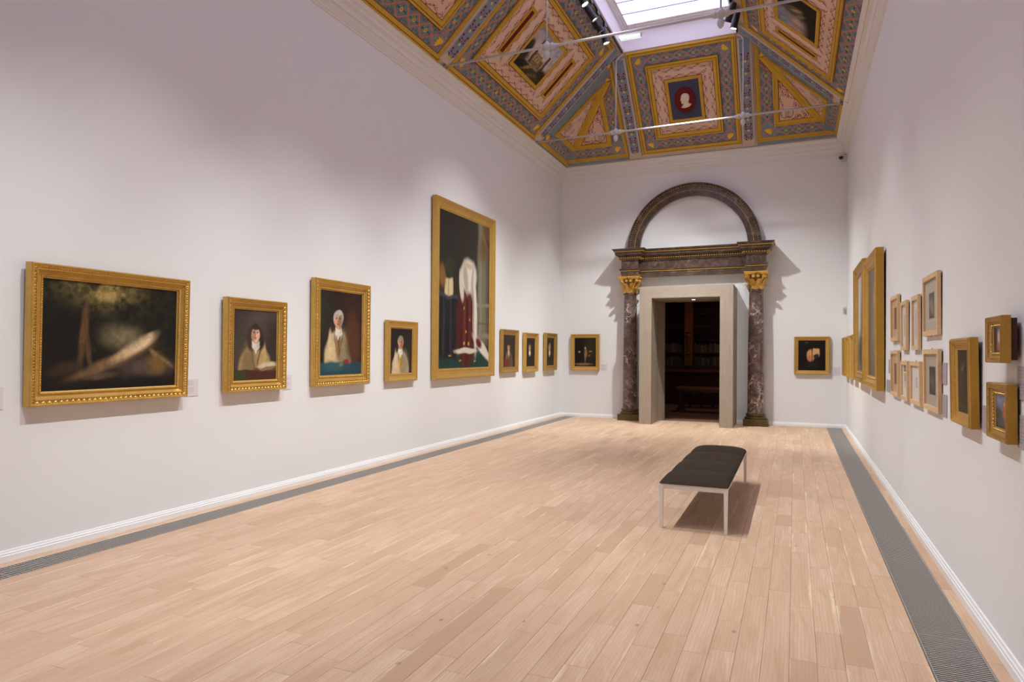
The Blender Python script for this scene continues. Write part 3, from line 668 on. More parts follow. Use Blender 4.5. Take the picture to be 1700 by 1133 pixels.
# right track washes the left wall
for i, (y, tx, ty, tz, p, sz) in enumerate(((-1.0,.5,-.6,0,.5,52), (1.6,.3,2.0,0,1.05,52), (3.7,.2,4.2,0,1.15,50), (6.1,.3,6.2,0,1.35,50), (7.9,.4,8.1,0,1.3,52), (10.2,0,10.4,1.0,1.35,54), (11.0,.2,12.8,0,1.3,52))):
    spotlight(XRT, y, (-L+tx, ty, tz), 'black track spotlight on the right edge of the skylight above the frame', p, sz, 1, visible_group=HID)
spotlight(XRT-.04, 12.35, (-4.5, D-.2, 0), 'black cylindrical spotlight at the right edge of the skylight beside the tie rod', 2.2, 60, 1, z=7.66, soft=.085)
# left track washes the right wall and the floor
for i, (y, tx, ty, tz, p) in enumerate(((-1.0,R-1.4,-.8,.0,.3), (2.2,R-2.2,2.9,.0,1.0), (4.6,R-1.6,5.0,.0,1.05), (6.6,R-1.3,6.9,.0,1.1), (8.6,R-.6,9.4,.0,1.1))):
    spotlight(XLT, y, (tx, ty, tz), 'black track spotlight on the left edge of the skylight above the frame', p, 56, 1, visible_group=HID)
spotlight(XLT+.02, 10.86, (R-.4, 11.8, .0), 'foremost black can spotlight at the left edge of the skylight', 1.0, 54, 1, z=7.68)
spotlight(XLT+.02, 11.42, (R-.2, 13.9, .8), 'second black can spotlight at the left edge of the skylight, lit lens towards the room', .9, 48, 1, z=7.68)
spotlight(XLT+.02, 11.86, (.2, D-.2, 0), 'black spotlight with square ballast box on the left skylight track', 1.75, 60, 1, style='box', z=7.68, soft=.085)
spotlight(XLT+.02, 12.36, (-1.6, 13.4, 0), 'rearmost black can spotlight at the left edge of the skylight', .6, 50, 1, z=7.68)
spotlight(XRT+.01, 12.75, (-3.0, 13.2, 0), 'short black spotlight at the far end of the right skylight track', .6, 50, 1, z=7.70)

# ------------------------------------------------------------------ tie rods
def tie_rod(y, label):
    o = tag(empty('tie_rod', (0, y, 6.245)), label, 'tie rod')
    mb = MB(); mb.tube((-L+.21, 0, 0), (R-.21, 0, 0), .019, n=10); mb.build('rod', M['rod'], o, smooth=True)
    for x in (-3.48, -.95):
        mb = MB(); mb.lathe([(0,.085),(.02,.08),(.03,.06),(.045,.045),(.075,.02),(.075,-.02),(.045,-.045),(.028,-.06),(.028,-.075),(.046,-.09),(.05,-.12),(.04,-.16),(.018,-.19),(0,-.2)], n=16)
        for s_ in (-1, 1): mb.loft([[(s_*d, r_*math.cos(2*PI*i/10), r_*math.sin(2*PI*i/10)) for i in range(10)] for d, r_ in ((.05,.045),(.09,.05),(.12,.03),(.19,.02))])
        mb.build('boss', M['rod'], o, loc=(x, 0, 0), smooth=True)
        mb = MB(); mb.tube((0,0,.07), (0,0,1.50), .013, n=8)
        dx = .08 if x < -2 else -.08; mb.tube((0,0,1.50), (dx*.6,.08,1.60), .013, n=8); mb.tube((dx*.6,.08,1.60), (dx*1.4,.12,1.66), .011, n=8)
        mb.build('hanger_rod', M['rod'], o, loc=(x, 0, 0), smooth=True)
tie_rod(13.62, 'white iron tie rod with two pendant bosses nearest the back wall')
tie_rod(9.42, 'white iron tie rod with two pendant bosses and a small strip light, nearer the camera')
tie_rod(5.22, 'white iron tie rod overhead, above the top of the frame')
o = tag(empty('strip_light', (-2.2, 9.42, 6.15)), 'small white emergency strip light hung under the tie rod', 'light')
mb = MB(); mb.cbox(-.16, .16, -.035, .035, 0, .05, .008); mb.box(-.1, -.09, -.01, .01, .05, .08); mb.box(.09, .1, -.01, .01, .05, .08); mb.build('housing', M['rod'], o)
mb = MB(); mb.box(-.145, .145, -.037, .037, -.012, .0); mb.box(-.145, .145, -.037, -.0355, 0, .022); mb.build('light_tube', M['tube'], o)

# ------------------------------------------------------------------ doorway: portal, columns, entablature, arch
PX0, PX1, PY, PZ = -3.225, -1.212, 14.85, 3.093
portal = tag(empty('portal_surround', (-2.2185, PY, 0)), 'greige limed wood portal standing out from the back wall between the columns', 'portal')
ox, oy = -2.2185, PY
def pbox(mb, x0, x1, y0, y1, z0, z1): mb.box(x0-ox, x1-ox, y0-oy, y1-oy, z0, z1)
for x0, x1, inx in ((PX0, OX0, 1), (OX1, PX1, -1)):
    mb = MB(); a, c = x0-ox, x1-ox; y1 = D-PY-.001
    top = [(a, PZ), (c, OZ)] if inx == 1 else [(a, OZ), (c, PZ)]
    mb.loft([[(a, y, 0), (c, y, 0), (c, y, top[1][1]), (a, y, top[0][1])][::-1] for y in (0, y1)]); mb.build('post', M['ven_v'], portal)
mb = MB(); mb.loft([[(PX0-ox, y, PZ), (OX0-ox, y, OZ), (OX1-ox, y, OZ), (PX1-ox, y, PZ)] for y in (0, D-PY-.001)]); mb.build('lintel', M['ven_h'], portal)
mb = MB(); pbox(mb, OX0, OX0+.008, PY+.012, PY+.03, 0, OZ); mb.build('door_edge', M['mahog2'], portal)
lining = tag(empty('door_1', (-2.2185, D, 0)), kind='structure'); e_ = .0015
mb = MB(); mb.loft([[(x+2.2185, y-D, z) for x, y in ((OX0+e_, PY+.031), (OX0+.006, PY+.031), (OX0+.006, 15.70), (OX0+.09, D+.16), (OX0+e_, D+.16))] for z in (0, OZ-.016)]); mb.build('jamb', M['ven_v'], lining)
mb = MB(); mb.box(OX1-.006+2.2185, OX1-e_+2.2185, PY+.031-D, .16, 0, OZ-.016); mb.build('jamb', M['ven_v'], lining)
mb = MB(); mb.box(OX0+e_+2.2185, OX1-e_+2.2185, PY+.031-D, .16, OZ-.015, OZ-e_); mb.build('soffit', M['ven_h'], lining)
dl = tag(empty('downlight', (-2.10, 15.30, OZ-.015)), 'tiny recessed downlight in the portal soffit', 'light')
mb = MB(); mb.lathe([(.02,0),(.045,0),(.045,-.006),(.02,-.006)], n=20); mb.build('bezel', M['rod'], dl)
mb = MB(); mb.poly([(.03*math.cos(-2*PI*i/16), .03*math.sin(-2*PI*i/16), -.007) for i in range(16)]); mb.build('lens', M['lens'], dl)
ld = bpy.data.lights.new('spot', 'SPOT'); ld.energy = 4; ld.color = SPOT_COLOR; ld.spot_size = math.radians(70); ld.shadow_soft_size = .03
lo = bpy.data.objects.new('lamp_light', ld); COL.objects.link(lo); lo.parent = dl; lo.location = (0, 0, -.02)

CXL, CXR, CY = -3.62, -.795, 15.665
def leaf_mesh(h, w, curl):
    mb = MB(); N = 6; rows_ = []
    for i in range(N+1):
        f = i/N; z = h*(f if f < .85 else .85+(f-.85)*.1) ; out = .012+.02*f+curl*max(0, f-.45)**2*4; z -= curl*.35*max(0, f-.8)*3
        ww = w*(.62+.55*math.sin(f*PI*.8))*(1-.55*max(0, f-.75)*2.2)
        rows_.append([(-ww/2, -out+.006, z), (-ww/4, -out-.004, z), (0, -out-.012, z), (ww/4, -out-.004, z), (ww/2, -out+.006, z)])
    for i in range(N):
        for j in range(4): mb.poly([rows_[i][j], rows_[i][j+1], rows_[i+1][j+1], rows_[i+1][j]])
    o = mb.build('acanthus_leaf', M['gold_cap'], smooth=False); md = o.data; COL.objects.unlink(o); bpy.data.objects.remove(o)
    return md
LF1, LF2 = leaf_mesh(.15, .105, .085), leaf_mesh(.265, .105, .10)
def column(x, label):
    o = tag(empty('marble_column', (x, CY, 0)), label, 'column')
    mb = MB(); mb.cbox(-.25, .25, -.225, .225, 0, .145, .006); mb.build('plinth', M['bronze'], o)
    mb = MB(); mb.lathe([(.215,.145),(.228,.155),(.232,.172),(.228,.188),(.212,.198),(.20,.20),(.192,.212),(.195,.224),(.208,.228),(.212,.24),(.205,.256),(.19,.262),(.183,.27),(.0,.27)], n=36); mb.build('base_moulding', M['bronze'], o, smooth=False)
    mb = MB(); mb.lathe([(.190,.265),(.187,.285),(.174,.30),(.172,.5),(.170,1.2),(.163,2.0),(.150,2.80),(.146,2.97),(.158,2.985),(.162,3.0),(.158,3.015),(.148,3.02)], n=40); mb.build('shaft', M['marble'], o, smooth=True)
    cap = empty('capital', (0,0,3.02), parent=o)
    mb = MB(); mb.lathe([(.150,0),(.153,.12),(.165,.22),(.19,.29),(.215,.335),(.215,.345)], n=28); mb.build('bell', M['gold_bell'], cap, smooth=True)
    mb = MB(); pts = []
    for k in range(4):
        for f in np.linspace(-1, 1, 9)[:-1]:
            a = -PI/2+k*PI/2; d = .262-.045*(1-f*f); q = Vector((d, f*.262*.93)); pts.append((q.x*math.cos(a)-q.y*math.sin(a), q.x*math.sin(a)+q.y*math.cos(a)))
    mb.loft([[(px*s_, py*s_*.93, z) for px, py in pts] for s_, z in ((.90,.335),(.93,.352),(.97,.365),(1.0,.372),(1.02,.40))]); mb.build('abacus', M['gold_cap'], cap)
    for k in range(8):
        for md, off, z in ((LF1, 0, 0), (LF2, .5, .01)):
            a = (k+off)*PI/4; l = bpy.data.objects.new('acanthus_leaf', md); COL.objects.link(l); l.parent = cap
            l.location = (.150*math.sin(a), -.150*math.cos(a), z); l.rotation_euler = (0, 0, a)
    for k in range(4):
        a = PI/4+k*PI/2; mb = MB(); c = (.245*math.cos(a), .245*math.sin(a)*.95)
        n_ = Vector((-math.sin(a), math.cos(a), 0))
        mb.tube(Vector((*c, .295))-n_*.03, Vector((*c, .295))+n_*.03, .042, n=12); mb.tube(Vector((.17*math.cos(a), .17*math.sin(a), .19)), Vector((c[0]*.98, c[1]*.98, .32)), .018, .026, n=8); mb.build('volute', M['gold_cap'], cap)
        a2 = k*PI/2; mb = MB(); mb.ball((.235*math.cos(a2), .22*math.sin(a2), .37), .035)
        for s_ in (-1, 1):
            p_ = Vector((.21*math.cos(a2), .20*math.sin(a2), .29)); n_ = Vector((-math.sin(a2), math.cos(a2), 0)); mb.tube(p_+n_*s_*.05-Vector((math.cos(a2), math.sin(a2), 0))*.0, p_+n_*s_*.05+Vector((math.cos(a2), math.sin(a2), 0))*.03, .032, n=8)
        mb.build('rosette', M['gold_cap'], cap)
    return o
column(CXL, 'brown veined marble column with gilded capital left of the portal')
column(CXR, 'brown veined marble column with gilded capital right of the portal')

ent = tag(empty('marble_entablature', (-2.2075, D-.2, 3.42)), 'dark brown marble entablature with gold beading across the two columns', 'entablature')
ex, ey, ez = -2.2075, D-.2, 3.42
def plan(p, hb=.20, fy=15.47, my=15.705):
    a, c = CXL+.02-hb-p, CXL+.02+hb+p; d, e_ = CXR-.0-hb-p, CXR+hb+p; fy -= p; my -= p; w_ = D-.004
    return [(a, w_), (a, fy), (c, fy), (c, my), (d, my), (d, fy), (e_, fy), (e_, w_)]
def layer(name, m_, steps):
    mb = MB(); mb.loft([[(x-ex, y-ey, z-ez) for x, y in plan(p)] for z, p in steps]); return mb.build(name, m_, ent)
layer('architrave', M['marble_dark'], [(3.42,0),(3.47,0),(3.47,.008),(3.535,.010)])
layer('gold_fillet', M['gold_line'], [(3.535,.018),(3.535,.024),(3.553,.026),(3.553,.014)])
layer('architrave_cap', M['marble_dark'], [(3.553,.022),(3.575,.045),(3.592,.045),(3.597,.0)])
layer('frieze', M['marble_dark'], [(3.597,0),(3.80,0),(3.83,.02),(3.835,.035)])
layer('bead_bed', M['marble_dark'], [(3.835,.035),(3.85,.06),(3.87,.06)])
layer('corona', M['marble_dark'], [(3.87,.05),(3.885,.075),(3.92,.125),(3.975,.128),(3.98,.13)])
layer('gold_fillet', M['gold_line'], [(3.98,.142),(3.98,.15),(3.998,.152),(3.998,.142)])
layer('cornice_top', M['marble_dark'], [(3.998,.145),(4.02,.165),(4.035,.185),(4.055,.188)])
def bead_row(p, z, r_, st, name='bead_row'):
    mb = MB(); q = plan(p)
    for (a, c) in zip(q, q[1:]):
        A, B = Vector(a), Vector(c); n = max(1, int((B-A).length/st))
        for i in range(n): P_ = A.lerp(B, (i+.5)/n); mb.ball((P_.x-ex, P_.y-ey, z-ez), r_)
    mb.build(name, M['gold_cap'], ent, kind='stuff')
bead_row(.066, 3.852, .021, .05); bead_row(.012, 3.455, .008, .03); bead_row(.155, 3.989, .008, .022); bead_row(.04, 3.825, .009, .028)

arch = tag(empty('marble_arch', (-2.2075, D-.003, 4.056)), 'semicircular dark marble arch with gold beading above the entablature', 'arch')
def arch_sweep(name, prof, m_, n=64, smooth=False):
    mb = MB(); mb.loft([[(r_*math.cos(PI*i/n), -d, r_*math.sin(PI*i/n)) for r_, d in prof] for i in range(n+1)]); mb.build(name, m_, arch, smooth=smooth)
arch_sweep('inner_band', [(1.225,0),(1.225,.105),(1.345,.105),(1.345,0)], M['marble_dark'])
arch_sweep('gold_fillet', [(1.345,0),(1.345,.112),(1.357,.112),(1.357,0)], M['gold_line'])
arch_sweep('outer_band', [(1.357,0),(1.357,.12),(1.43,.12),(1.432,0)], M['marble_dark'])
arch_sweep('outer_rim', [(1.432,0),(1.432,.128),(1.475,.135),(1.478,.165),(1.51,.17),(1.515,.15),(1.515,0)], M['marble_dark'])
mb = MB(); n = 80
for i in range(n): a = PI*(i+.5)/n; mb.ball((1.453*math.cos(a), -.14, 1.453*math.sin(a)), .0175)
mb.build('bead_row', M['gold_cap'], arch, kind='stuff')

# ------------------------------------------------------------------ library seen through the doorway
YB = 21.15
mb = MB(); mb.box(-6.2, 1.6, D+.2, YB+.4, -.06, 0); NTm = veneer('dark library boards', (3, 40, 40), lin((150,112,84)), lin((120,86,62)), .45); struct('floor.001', mb, NTm)
mb = MB(); mb.box(-6.2, 1.6, D+.16, YB+.4, 4.3, 4.36); struct('ceiling.001', mb, M['mahog'])
mb = MB(); mb.box(-6.2, 1.6, YB+.35, YB+.45, 0, 4.3); struct('wall_library', mb, M['mahog'])
mb = MB(); mb.box(-6.3, -6.2, D+.16, YB+.4, 0, 4.3); struct('wall_library_left', mb, M['mahog'])
mb = MB(); mb.box(1.6, 1.7, D+.16, YB+.4, 0, 4.3); struct('wall_library_right', mb, M['mahog'])
bc = tag(empty('library_bookcase', (-2.6, YB, 0)), 'dark mahogany bookcase with open shelves in the room beyond', 'bookcase')
mb = MB(); mb.box(-2.4, 3.2, -.08, .3, 0, 1.02); mb.build('base_cabinet', M['mahog'], bc)
for x0 in np.arange(-2.3, 3.0, .92):
    mb = MB(); mb.box(x0, x0+.8, -.095, -.08, .12, .9); mb.build('cabinet_door', M['mahog'], bc)
mb = MB(); mb.box(-2.45, 3.25, -.16, .3, 1.02, 1.09); mb.build('ledge', M['mahog2'], bc)
mb = MB(); mb.box(-2.4, 3.2, -.06, .3, 1.09, 1.22); mb.build('rail', M['mahog'], bc)
for x0 in (-1.9, -.56, .78, 2.12):
    mb = MB(); mb.box(x0, x0+.25, -.1, .3, 1.22, 4.1); mb.lathe([(.05,0),(.075,.03),(.06,.06),(.045,.2),(.06,.45),(.085,.6),(.05,.66),(.08,.7)], (x0+.125, -.1, 1.55), 14); mb.build('pilaster', M['mahog2'], bc)
for z in (1.22, 1.62, 2.02, 2.42, 2.82, 3.22, 3.62):
    mb = MB(); mb.box(-2.4, 3.2, -.02, .3, z-.02, z); mb.build('shelf', M['mahog'], bc)
mb = MB(); mb.box(-2.4, 3.2, .28, .3, 1.2, 4.1); mb.build('back_panel', M['mahog'], bc)
bcol = [mat('book binding %d' % i, c, .5) for i, c in enumerate(((.10,.035,.02), (.14,.07,.03), (.05,.04,.03), (.12,.025,.02), (.16,.11,.06), (.04,.05,.05)))]
for (xa, xb, z, lb) in ((-4.2, -3.17, 1.22, 'dim leather-bound book on the lowest left library shelf'), (-4.2, -3.17, 1.62, 'dim leather-bound book on the second left library shelf'), (-2.88, -1.86, 1.22, 'dim tall book on the lowest right library shelf'), (-2.88, -1.86, 1.62, 'dim tall book on the second right library shelf')):
    x = xa
    while x < xb-.1:
        w_ = random.uniform(.04, .09); h_ = random.uniform(.24, .34); mb = MB()
        mb.cbox(-w_/2, w_/2, -.1, .1, 0, h_, .003); mb.box(-w_/2-.001, w_/2+.001, -.102, -.1, h_*.7, h_*.74)
        tag(mb.build('library_book', random.choice(bcol), loc=(x+w_/2, YB+.14, z+.001)), lb, 'book', 'books ' + lb[4:].split(' on ')[1]); x += w_+.004
tb = tag(empty('library_bench', (-2.05, 18.66, 0)), 'dark wooden bench with turned legs inside the dim library', 'bench')
mb = MB(); mb.cbox(-.95, .95, -.23, .23, .62, .68, .01); mb.build('bench_top', M['mahog2'], tb)
mb = MB(); mb.box(-.88, .88, -.18, .18, .54, .62); mb.build('apron', M['mahog'], tb)
for sx in (-1, 1):
    mb = MB(); mb.box(sx*.84-.09, sx*.84+.09, -.2, .2, 0, .1); mb.box(sx*.84-.06, sx*.84+.06, -.17, .17, .1, .54); mb.build('end_support', M['mahog'], tb)
mb = MB(); mb.box(-.8, .8, -.04, .04, .09, .15); mb.build('stretcher', M['mahog'], tb)
for x in np.linspace(-.6, .6, 5):
    mb = MB(); mb.lathe([(.035,.15),(.04,.19),(.022,.24),(.038,.36),(.022,.46),(.035,.54)], (x, 0, 0), 10); mb.build('baluster', M['mahog'], tb)

dl = tag(empty('downlight', (-2.3, 19.6, 4.30)), 'dim recessed downlight in the library ceiling, out of sight', 'light')  # invented lamp, out of view, added to lift the dim library
mb = MB(); mb.lathe([(.03,0),(.06,0),(.06,-.008),(.03,-.008)], n=20); mb.build('bezel', M['rod'], dl)
ld = bpy.data.lights.new('spot', 'SPOT'); ld.energy = 36; ld.color = (1, .8, .6); ld.spot_size = math.radians(130); ld.spot_blend = 1; ld.shadow_soft_size = .05
lo = bpy.data.objects.new('lamp_light', ld); COL.objects.link(lo); lo.parent = dl; lo.location = (0, 0, -.03)

# ------------------------------------------------------------------ upholstered bench
bn = tag(empty('upholstered_bench', (-.835, 7.385, 0)), 'dark brown quilted bench with white metal legs standing on the oak floor', 'bench')
hx, hy = .305, 1.29
def cushion(y0, y1, r0_=.0, r1_=.0, ends=(0, 0)):
    mb = MB(); NX, NY = 20, 14; top = []; bot = []
    for j in range(NY+1):
        fy = -1+2*j/NY; y = (y0+y1)/2+(y1-y0)/2*math.copysign(1-(1-abs(fy))**1.6, fy)
        rt_, rb_ = [], []
        for i in range(NX+1):
            fx = -1+2*i/NX; gx = math.copysign(1-(1-abs(fx))**1.6, fx)
            w_ = hx
            for rr, ye, sg in ((r0_, y0, 1), (r1_, y1, -1)):
                d = (y-ye)*sg
                if rr and d < rr: w_ = hx-rr+math.sqrt(max(0, rr*rr-(rr-d)**2))
            x = gx*w_; k = (1-abs(gx)**3.0)**.5*((0 if ends[0 if y < (y0+y1)/2 else 1] else .10)+.90*(1-abs((y-(y0+y1)/2)/((y1-y0)/2))**2.4)**.62)
            rt_.append((x, y, .408+.072*k)); rb_.append((x, y, .408-.004*min(1, k*3)))
        top.append(rt_); bot.append(rb_)
    for g, fl in ((top, 0), (bot, 1)):
        vs_ = [p for r_ in g for p in r_]; fs = []
        for j in range(NY):
            for i in range(NX):
                a = j*(NX+1)+i; q = (a, a+1, a+NX+2, a+NX+1); fs.append(q if not fl else q[::-1])
        mb.mesh(vs_, fs)
    mb.build('cushion_segment', M['cushion'], bn, smooth=True)
seg = 2*hy/4
for k in range(4): cushion(-hy+k*seg, -hy+(k+1)*seg, .03 if k == 0 else 0, .17 if k == 3 else 0, (k == 0, k == 3))
mb = MB(); mb.box(-hx+.006, hx-.006, -hy+.01, -hy+.03, .362, .405); mb.box(-hx+.006, hx-.006, hy-.05, hy-.03, .372, .405); mb.box(-hx+.006, -hx+.024, -hy+.02, hy-.06, .38, .405); mb.box(hx-.024, hx-.006, -hy+.02, hy-.06, .38, .405); mb.build('seat_frame', M['white_metal'], bn)
for sx in (-1, 1):
    for sy, yy in ((-1, -hy+.022), (1, hy-.06)):
        mb = MB(); x = sx*(hx-.022)
        mb.loft([[(x+dx*w_, yy+dy*w_, z) for dx, dy in ((-1,-1),(1,-1),(1,1),(-1,1))] for z, w_ in ((0,.0135),(.01,.014),(.34,.017),(.40,.021))]); lg = mb.build('leg', M['white_metal'], bn)
        mb = MB(); mb.tube((x, yy, 0), (x, yy, .004), .012, n=10); mb.build('foot_pad', M['black'], lg)

# ------------------------------------------------------------------ framed pictures
PROF = {   # (fraction of width, fraction of depth) from outer back edge to the sight edge
 'ornate': [(0,0),(0,.86),(.03,.93),(.06,1),(.12,1),(.15,.93),(.36,.80),(.40,.88),(.46,.88),(.5,.74),(.66,.52),(.78,.50),(.82,.60),(.88,.60),(.92,.48),(1,.40),(1,.2)],
 'plain':  [(0,0),(0,.9),(.05,1),(.16,1),(.2,.92),(.45,.66),(.72,.52),(.78,.60),(.86,.60),(.9,.48),(1,.40),(1,.2)],
 'step':   [(0,0),(0,.80),(.05,.9),(.1,.9),(.12,1),(.24,1),(.28,.86),(.4,.8),(.44,.7),(.6,.66),(.64,.54),(.8,.5),(.84,.42),(1,.38),(1,.2)],
 'flat':   [(0,0),(0,.96),(.04,1),(.94,1),(1,.94),(1,.3)],
}
def framed(name, wall, a0, a1, z0, z1, fwid, depth, prof, gm, label, cat, layers, tilt=0.0, res=(60, 60), back=.012, orn=True, seed=1, sidemat=None, glass=False, group=None, standoff=0):
    """a0<a1 positions along the wall (y on side walls, x on the back wall)"""
    w_, h_ = a1-a0, z1-z0; c = (a0+a1)/2; back = back+standoff
    loc, rz = {'L': ((-L+back, c, z0), PI/2), 'R': ((R-back, c, z0), -PI/2), 'B': ((c, D-back, z0), 0)}[wall]
    o = tag(empty(name, loc, (0, 0, rz)), label, cat, group)
    rot = Matrix.Rotation(rz, 4, 'Z') @ Matrix.Rotation(tilt, 4, 'X'); o.rotation_euler = rot.to_euler()
    pr = PROF[prof]; hw = w_/2
    cs = [(-hw, 0), (hw, 0), (hw, h_), (-hw, h_)]
    for i in range(4):
        A, B = Vector(cs[i]), Vector(cs[(i+1) % 4]); t_ = (B-A).normalized(); n1 = Vector((-t_.y, t_.x)); mb = MB(); rings = []
        for P_, s_ in ((A, 1), (B, -1)):
            rings.append([((P_+t_*s_*f*fwid+n1*f*fwid).x, -d*depth, (P_+t_*s_*f*fwid+n1*f*fwid).y) for f, d in pr])
        n = len(pr)
        for k in range(n-1): mb.poly([rings[0][k], rings[1][k], rings[1][k+1], rings[0][k+1]], 1 if (sidemat and k == 0) else 0)
        rl = mb.build('frame_rail', [gm, sidemat] if sidemat else gm, o)
        if orn and prof == 'ornate':
            ln = (B-A).length; mb = MB()
            for f, d, sp_, r_ in ((.25, .86, .045, .017), (.85, .6, .02, .0065)):
                m_ = max(2, int((ln-2*f*fwid)/(sp_*min(1, fwid/.09+.2))))
                for k in range(m_):
                    P_ = A+t_*(f*fwid+(ln-2*f*fwid)*(k+.5)/m_)+n1*f*fwid; rr = r_*min(1.1, fwid/.1)
                    if r_ > .01:
                        for sg in (-1, 1):
                            q = P_+t_*sg*rr*.55; tt = (t_*sg*.5+n1).normalized(); a_ = q-tt*rr; b_ = q+tt*rr; cc = Vector((tt.y, -tt.x))*rr*.5
                            mb.mesh([(a_.x, -d*depth+.002, a_.y), ((q+cc).x, -d*depth-.001, (q+cc).y), (b_.x, -d*depth+.001, b_.y), ((q-cc).x, -d*depth-.001, (q-cc).y), (q.x, -d*depth-rr*.5, q.y)], [(0,1,4),(1,2,4),(2,3,4),(3,0,4)])
                    else: mb.ball((P_.x, -d*depth, P_.y), rr)
            mb.build('leaf_moulding', gm, rl, kind='stuff')
    k = fwid*.985; cv = canvas_obj('canvas', -hw+k, hw-k, k, h_-k, -depth*.36, layers, o, *res, seed=seed, warp=cat != 'print')
    mb = MB(); mb.box(-hw+fwid*.4, hw-fwid*.4, -depth*.3, 0, fwid*.4, h_-fwid*.4); mb.build('backing_board', M['dark'], o)
    if standoff:
        mb = MB(); mb.box(-hw*.86, hw*.86, 0, standoff-.004, h_*.06, h_*.94); mb.build('backing_box', M['mahog'], o)
    if cat == 'print':
        for zz in (-.012, h_):
            mb = MB(); mb.box(-.0022, .0022, -depth*.5, -depth*.3, zz*1.0 if zz > 0 else -.008, zz+.008 if zz > 0 else 0); mb.build('hanging_pin', M['black'], o)
    if glass:
        mb = MB(); mb.box(-hw+k, hw-k, -depth*.55, -depth*.50, k, h_-k); mb.build('glazing', M['glass'], o)
    return o
g, gd, gf = M['gold'], M['gold_dull'], M['gold_flat']
# generic painted stand-ins: broad colour areas only
NIGHT = [('g',(24,19,13),(30,31,22)), ('e',.40,.95,.26,.16,0,.9,(132,116,62)), ('e',.45,.92,.10,.07,0,.8,(186,160,92)), ('n',7,.9,(17,18,11)), ('n',16,.45,(46,48,28)), ('n',11,.6,(15,15,9)), ('e',.43,.90,.07,.05,0,.9,(170,146,84)), ('e',.12,.4,.2,.4,0,.6,(20,16,12)),
         ('e',.27,.52,.035,.30,-.10,.5,(96,70,44)), ('e',.31,.36,.028,.2,.15,.5,(84,60,38)), ('e',.48,.25,.40,.055,.36,.6,(124,94,62)), ('e',.66,.40,.24,.06,.52,.5,(206,176,132)), ('e',.72,.45,.12,.035,.7,.6,(226,200,158)), ('e',.88,.28,.14,.03,-.6,.5,(168,132,96)), ('e',.76,.2,.2,.08,0,.7,(84,68,60)), ('e',.84,.24,.08,.1,0,.6,(112,88,40)), ('e',.56,.5,.12,.09,0,1,(126,114,84)), ('b',-.1,1.1,-.1,.08,.12,(16,13,10)), ('e',.4,.12,.14,.03,.1,.6,(92,72,56)), ('e',.15,.2,.14,.05,.2,.7,(60,42,28)), ('n',20,.25,(12,11,8))]
def bust(cx, cy, r, skin, hair, coat, collar=None, vest=None, longhair=False, turn=1, shw=2.6):
    """loose head-and-shoulders figure; r = head half height in picture heights"""
    q = 1e-6; dk = lambda c, f: tuple(int(x*f) for x in c); E = lambda x, y, a, b_, s_, c, ro=q: ('e', cx+x*r/ASP, cy+y*r, a*r, b_*r, ro, s_, c)
    o = [E(0, -4.6, shw, 3.35, .10, coat), E(1.1*turn, -4.2, 1.3, 2.6, .5, dk(coat, .74)), E(-1.5*turn, -2.9, .3, 1.5, .5, dk(coat, 1.08) if max(coat) < 235 else coat), E(-.5, -2.8, .12, 1.5, .6, dk(coat, .6), .25), E(.6, -2.8, .12, 1.5, .6, dk(coat, .55), -.25)]
    if vest: o += [E(0, -3.0, .55, 1.5, .25, vest), E(.2, -3.0, .2, 1.4, .6, dk(vest, .75))]
    if longhair: o += [E(0, -.5, 1.25, 1.6, .3, hair), E(-.8, -1.2, .5, .9, .4, dk(hair, 1.25)), E(.8, -1.2, .5, .9, .4, dk(hair, .8))]
    o += [E(0, -1.25, .42, .6, .25, dk(skin, .82))]
    if collar: o += [E(0, -1.55, .62, .45, .3, collar), E(-.35, -1.35, .2, .5, .4, collar, .4), E(.38, -1.35, .2, .5, .4, dk(collar, .9), -.4), E(0, -1.9, .22, .5, .4, dk(collar, .95))]
    o += [E(0, .18, .92, 1.0, .16, hair), E(0, -.08, .72, .95, .12, skin), E(.36*turn, -.15, .36, .8, .5, dk(skin, .74)), E(-.28*turn, -.3, .26, .28, .7, tuple(min(255, int(x*y)) for x, y in zip(skin, (1.06, .96, .92)))), E(0, .78, .62, .34, .3, hair),
          E(-.3, .12, .16, .07, .5, dk(skin, .42)), E(.3, .12, .16, .07, .5, dk(skin, .38)), E(-.3, .26, .2, .05, .6, dk(hair, .8)), E(.3, .26, .2, .05, .6, dk(hair, .7)), E(.06*turn, -.16, .09, .26, .6, dk(skin, .72)), E(0, -.52, .22, .07, .5, (150,72,62)), E(0, -.66, .16, .06, .7, dk(skin, .75))]
    return o
ASP = .62/.76
CHILD = [('g',(62,51,43),(96,86,76)), ('e',.05,.95,.4,.5,0,.9,(64,55,48)), ('e',.95,.5,.3,.5,0,.9,(52,44,38)), ('n',5,.18,(46,38,32))] + bust(.5, .66, .115, (226,180,150), (58,38,28), (180,150,100), (228,216,202), None, True, -1, 2.7) + [('b',-.1,1.1,-.1,.15,.03,(72,40,27)), ('b',.45,1.1,.13,.17,.02,(112,68,44)), ('e',.78,.2,.18,.05,.12,.3,(206,190,160)), ('e',.8,.17,.16,.02,.12,.4,(140,110,78)), ('e',.1,.06,.22,.08,0,.4,(58,60,30)), ('n',14,.12,(40,30,22))]
ASP = .86/1.07
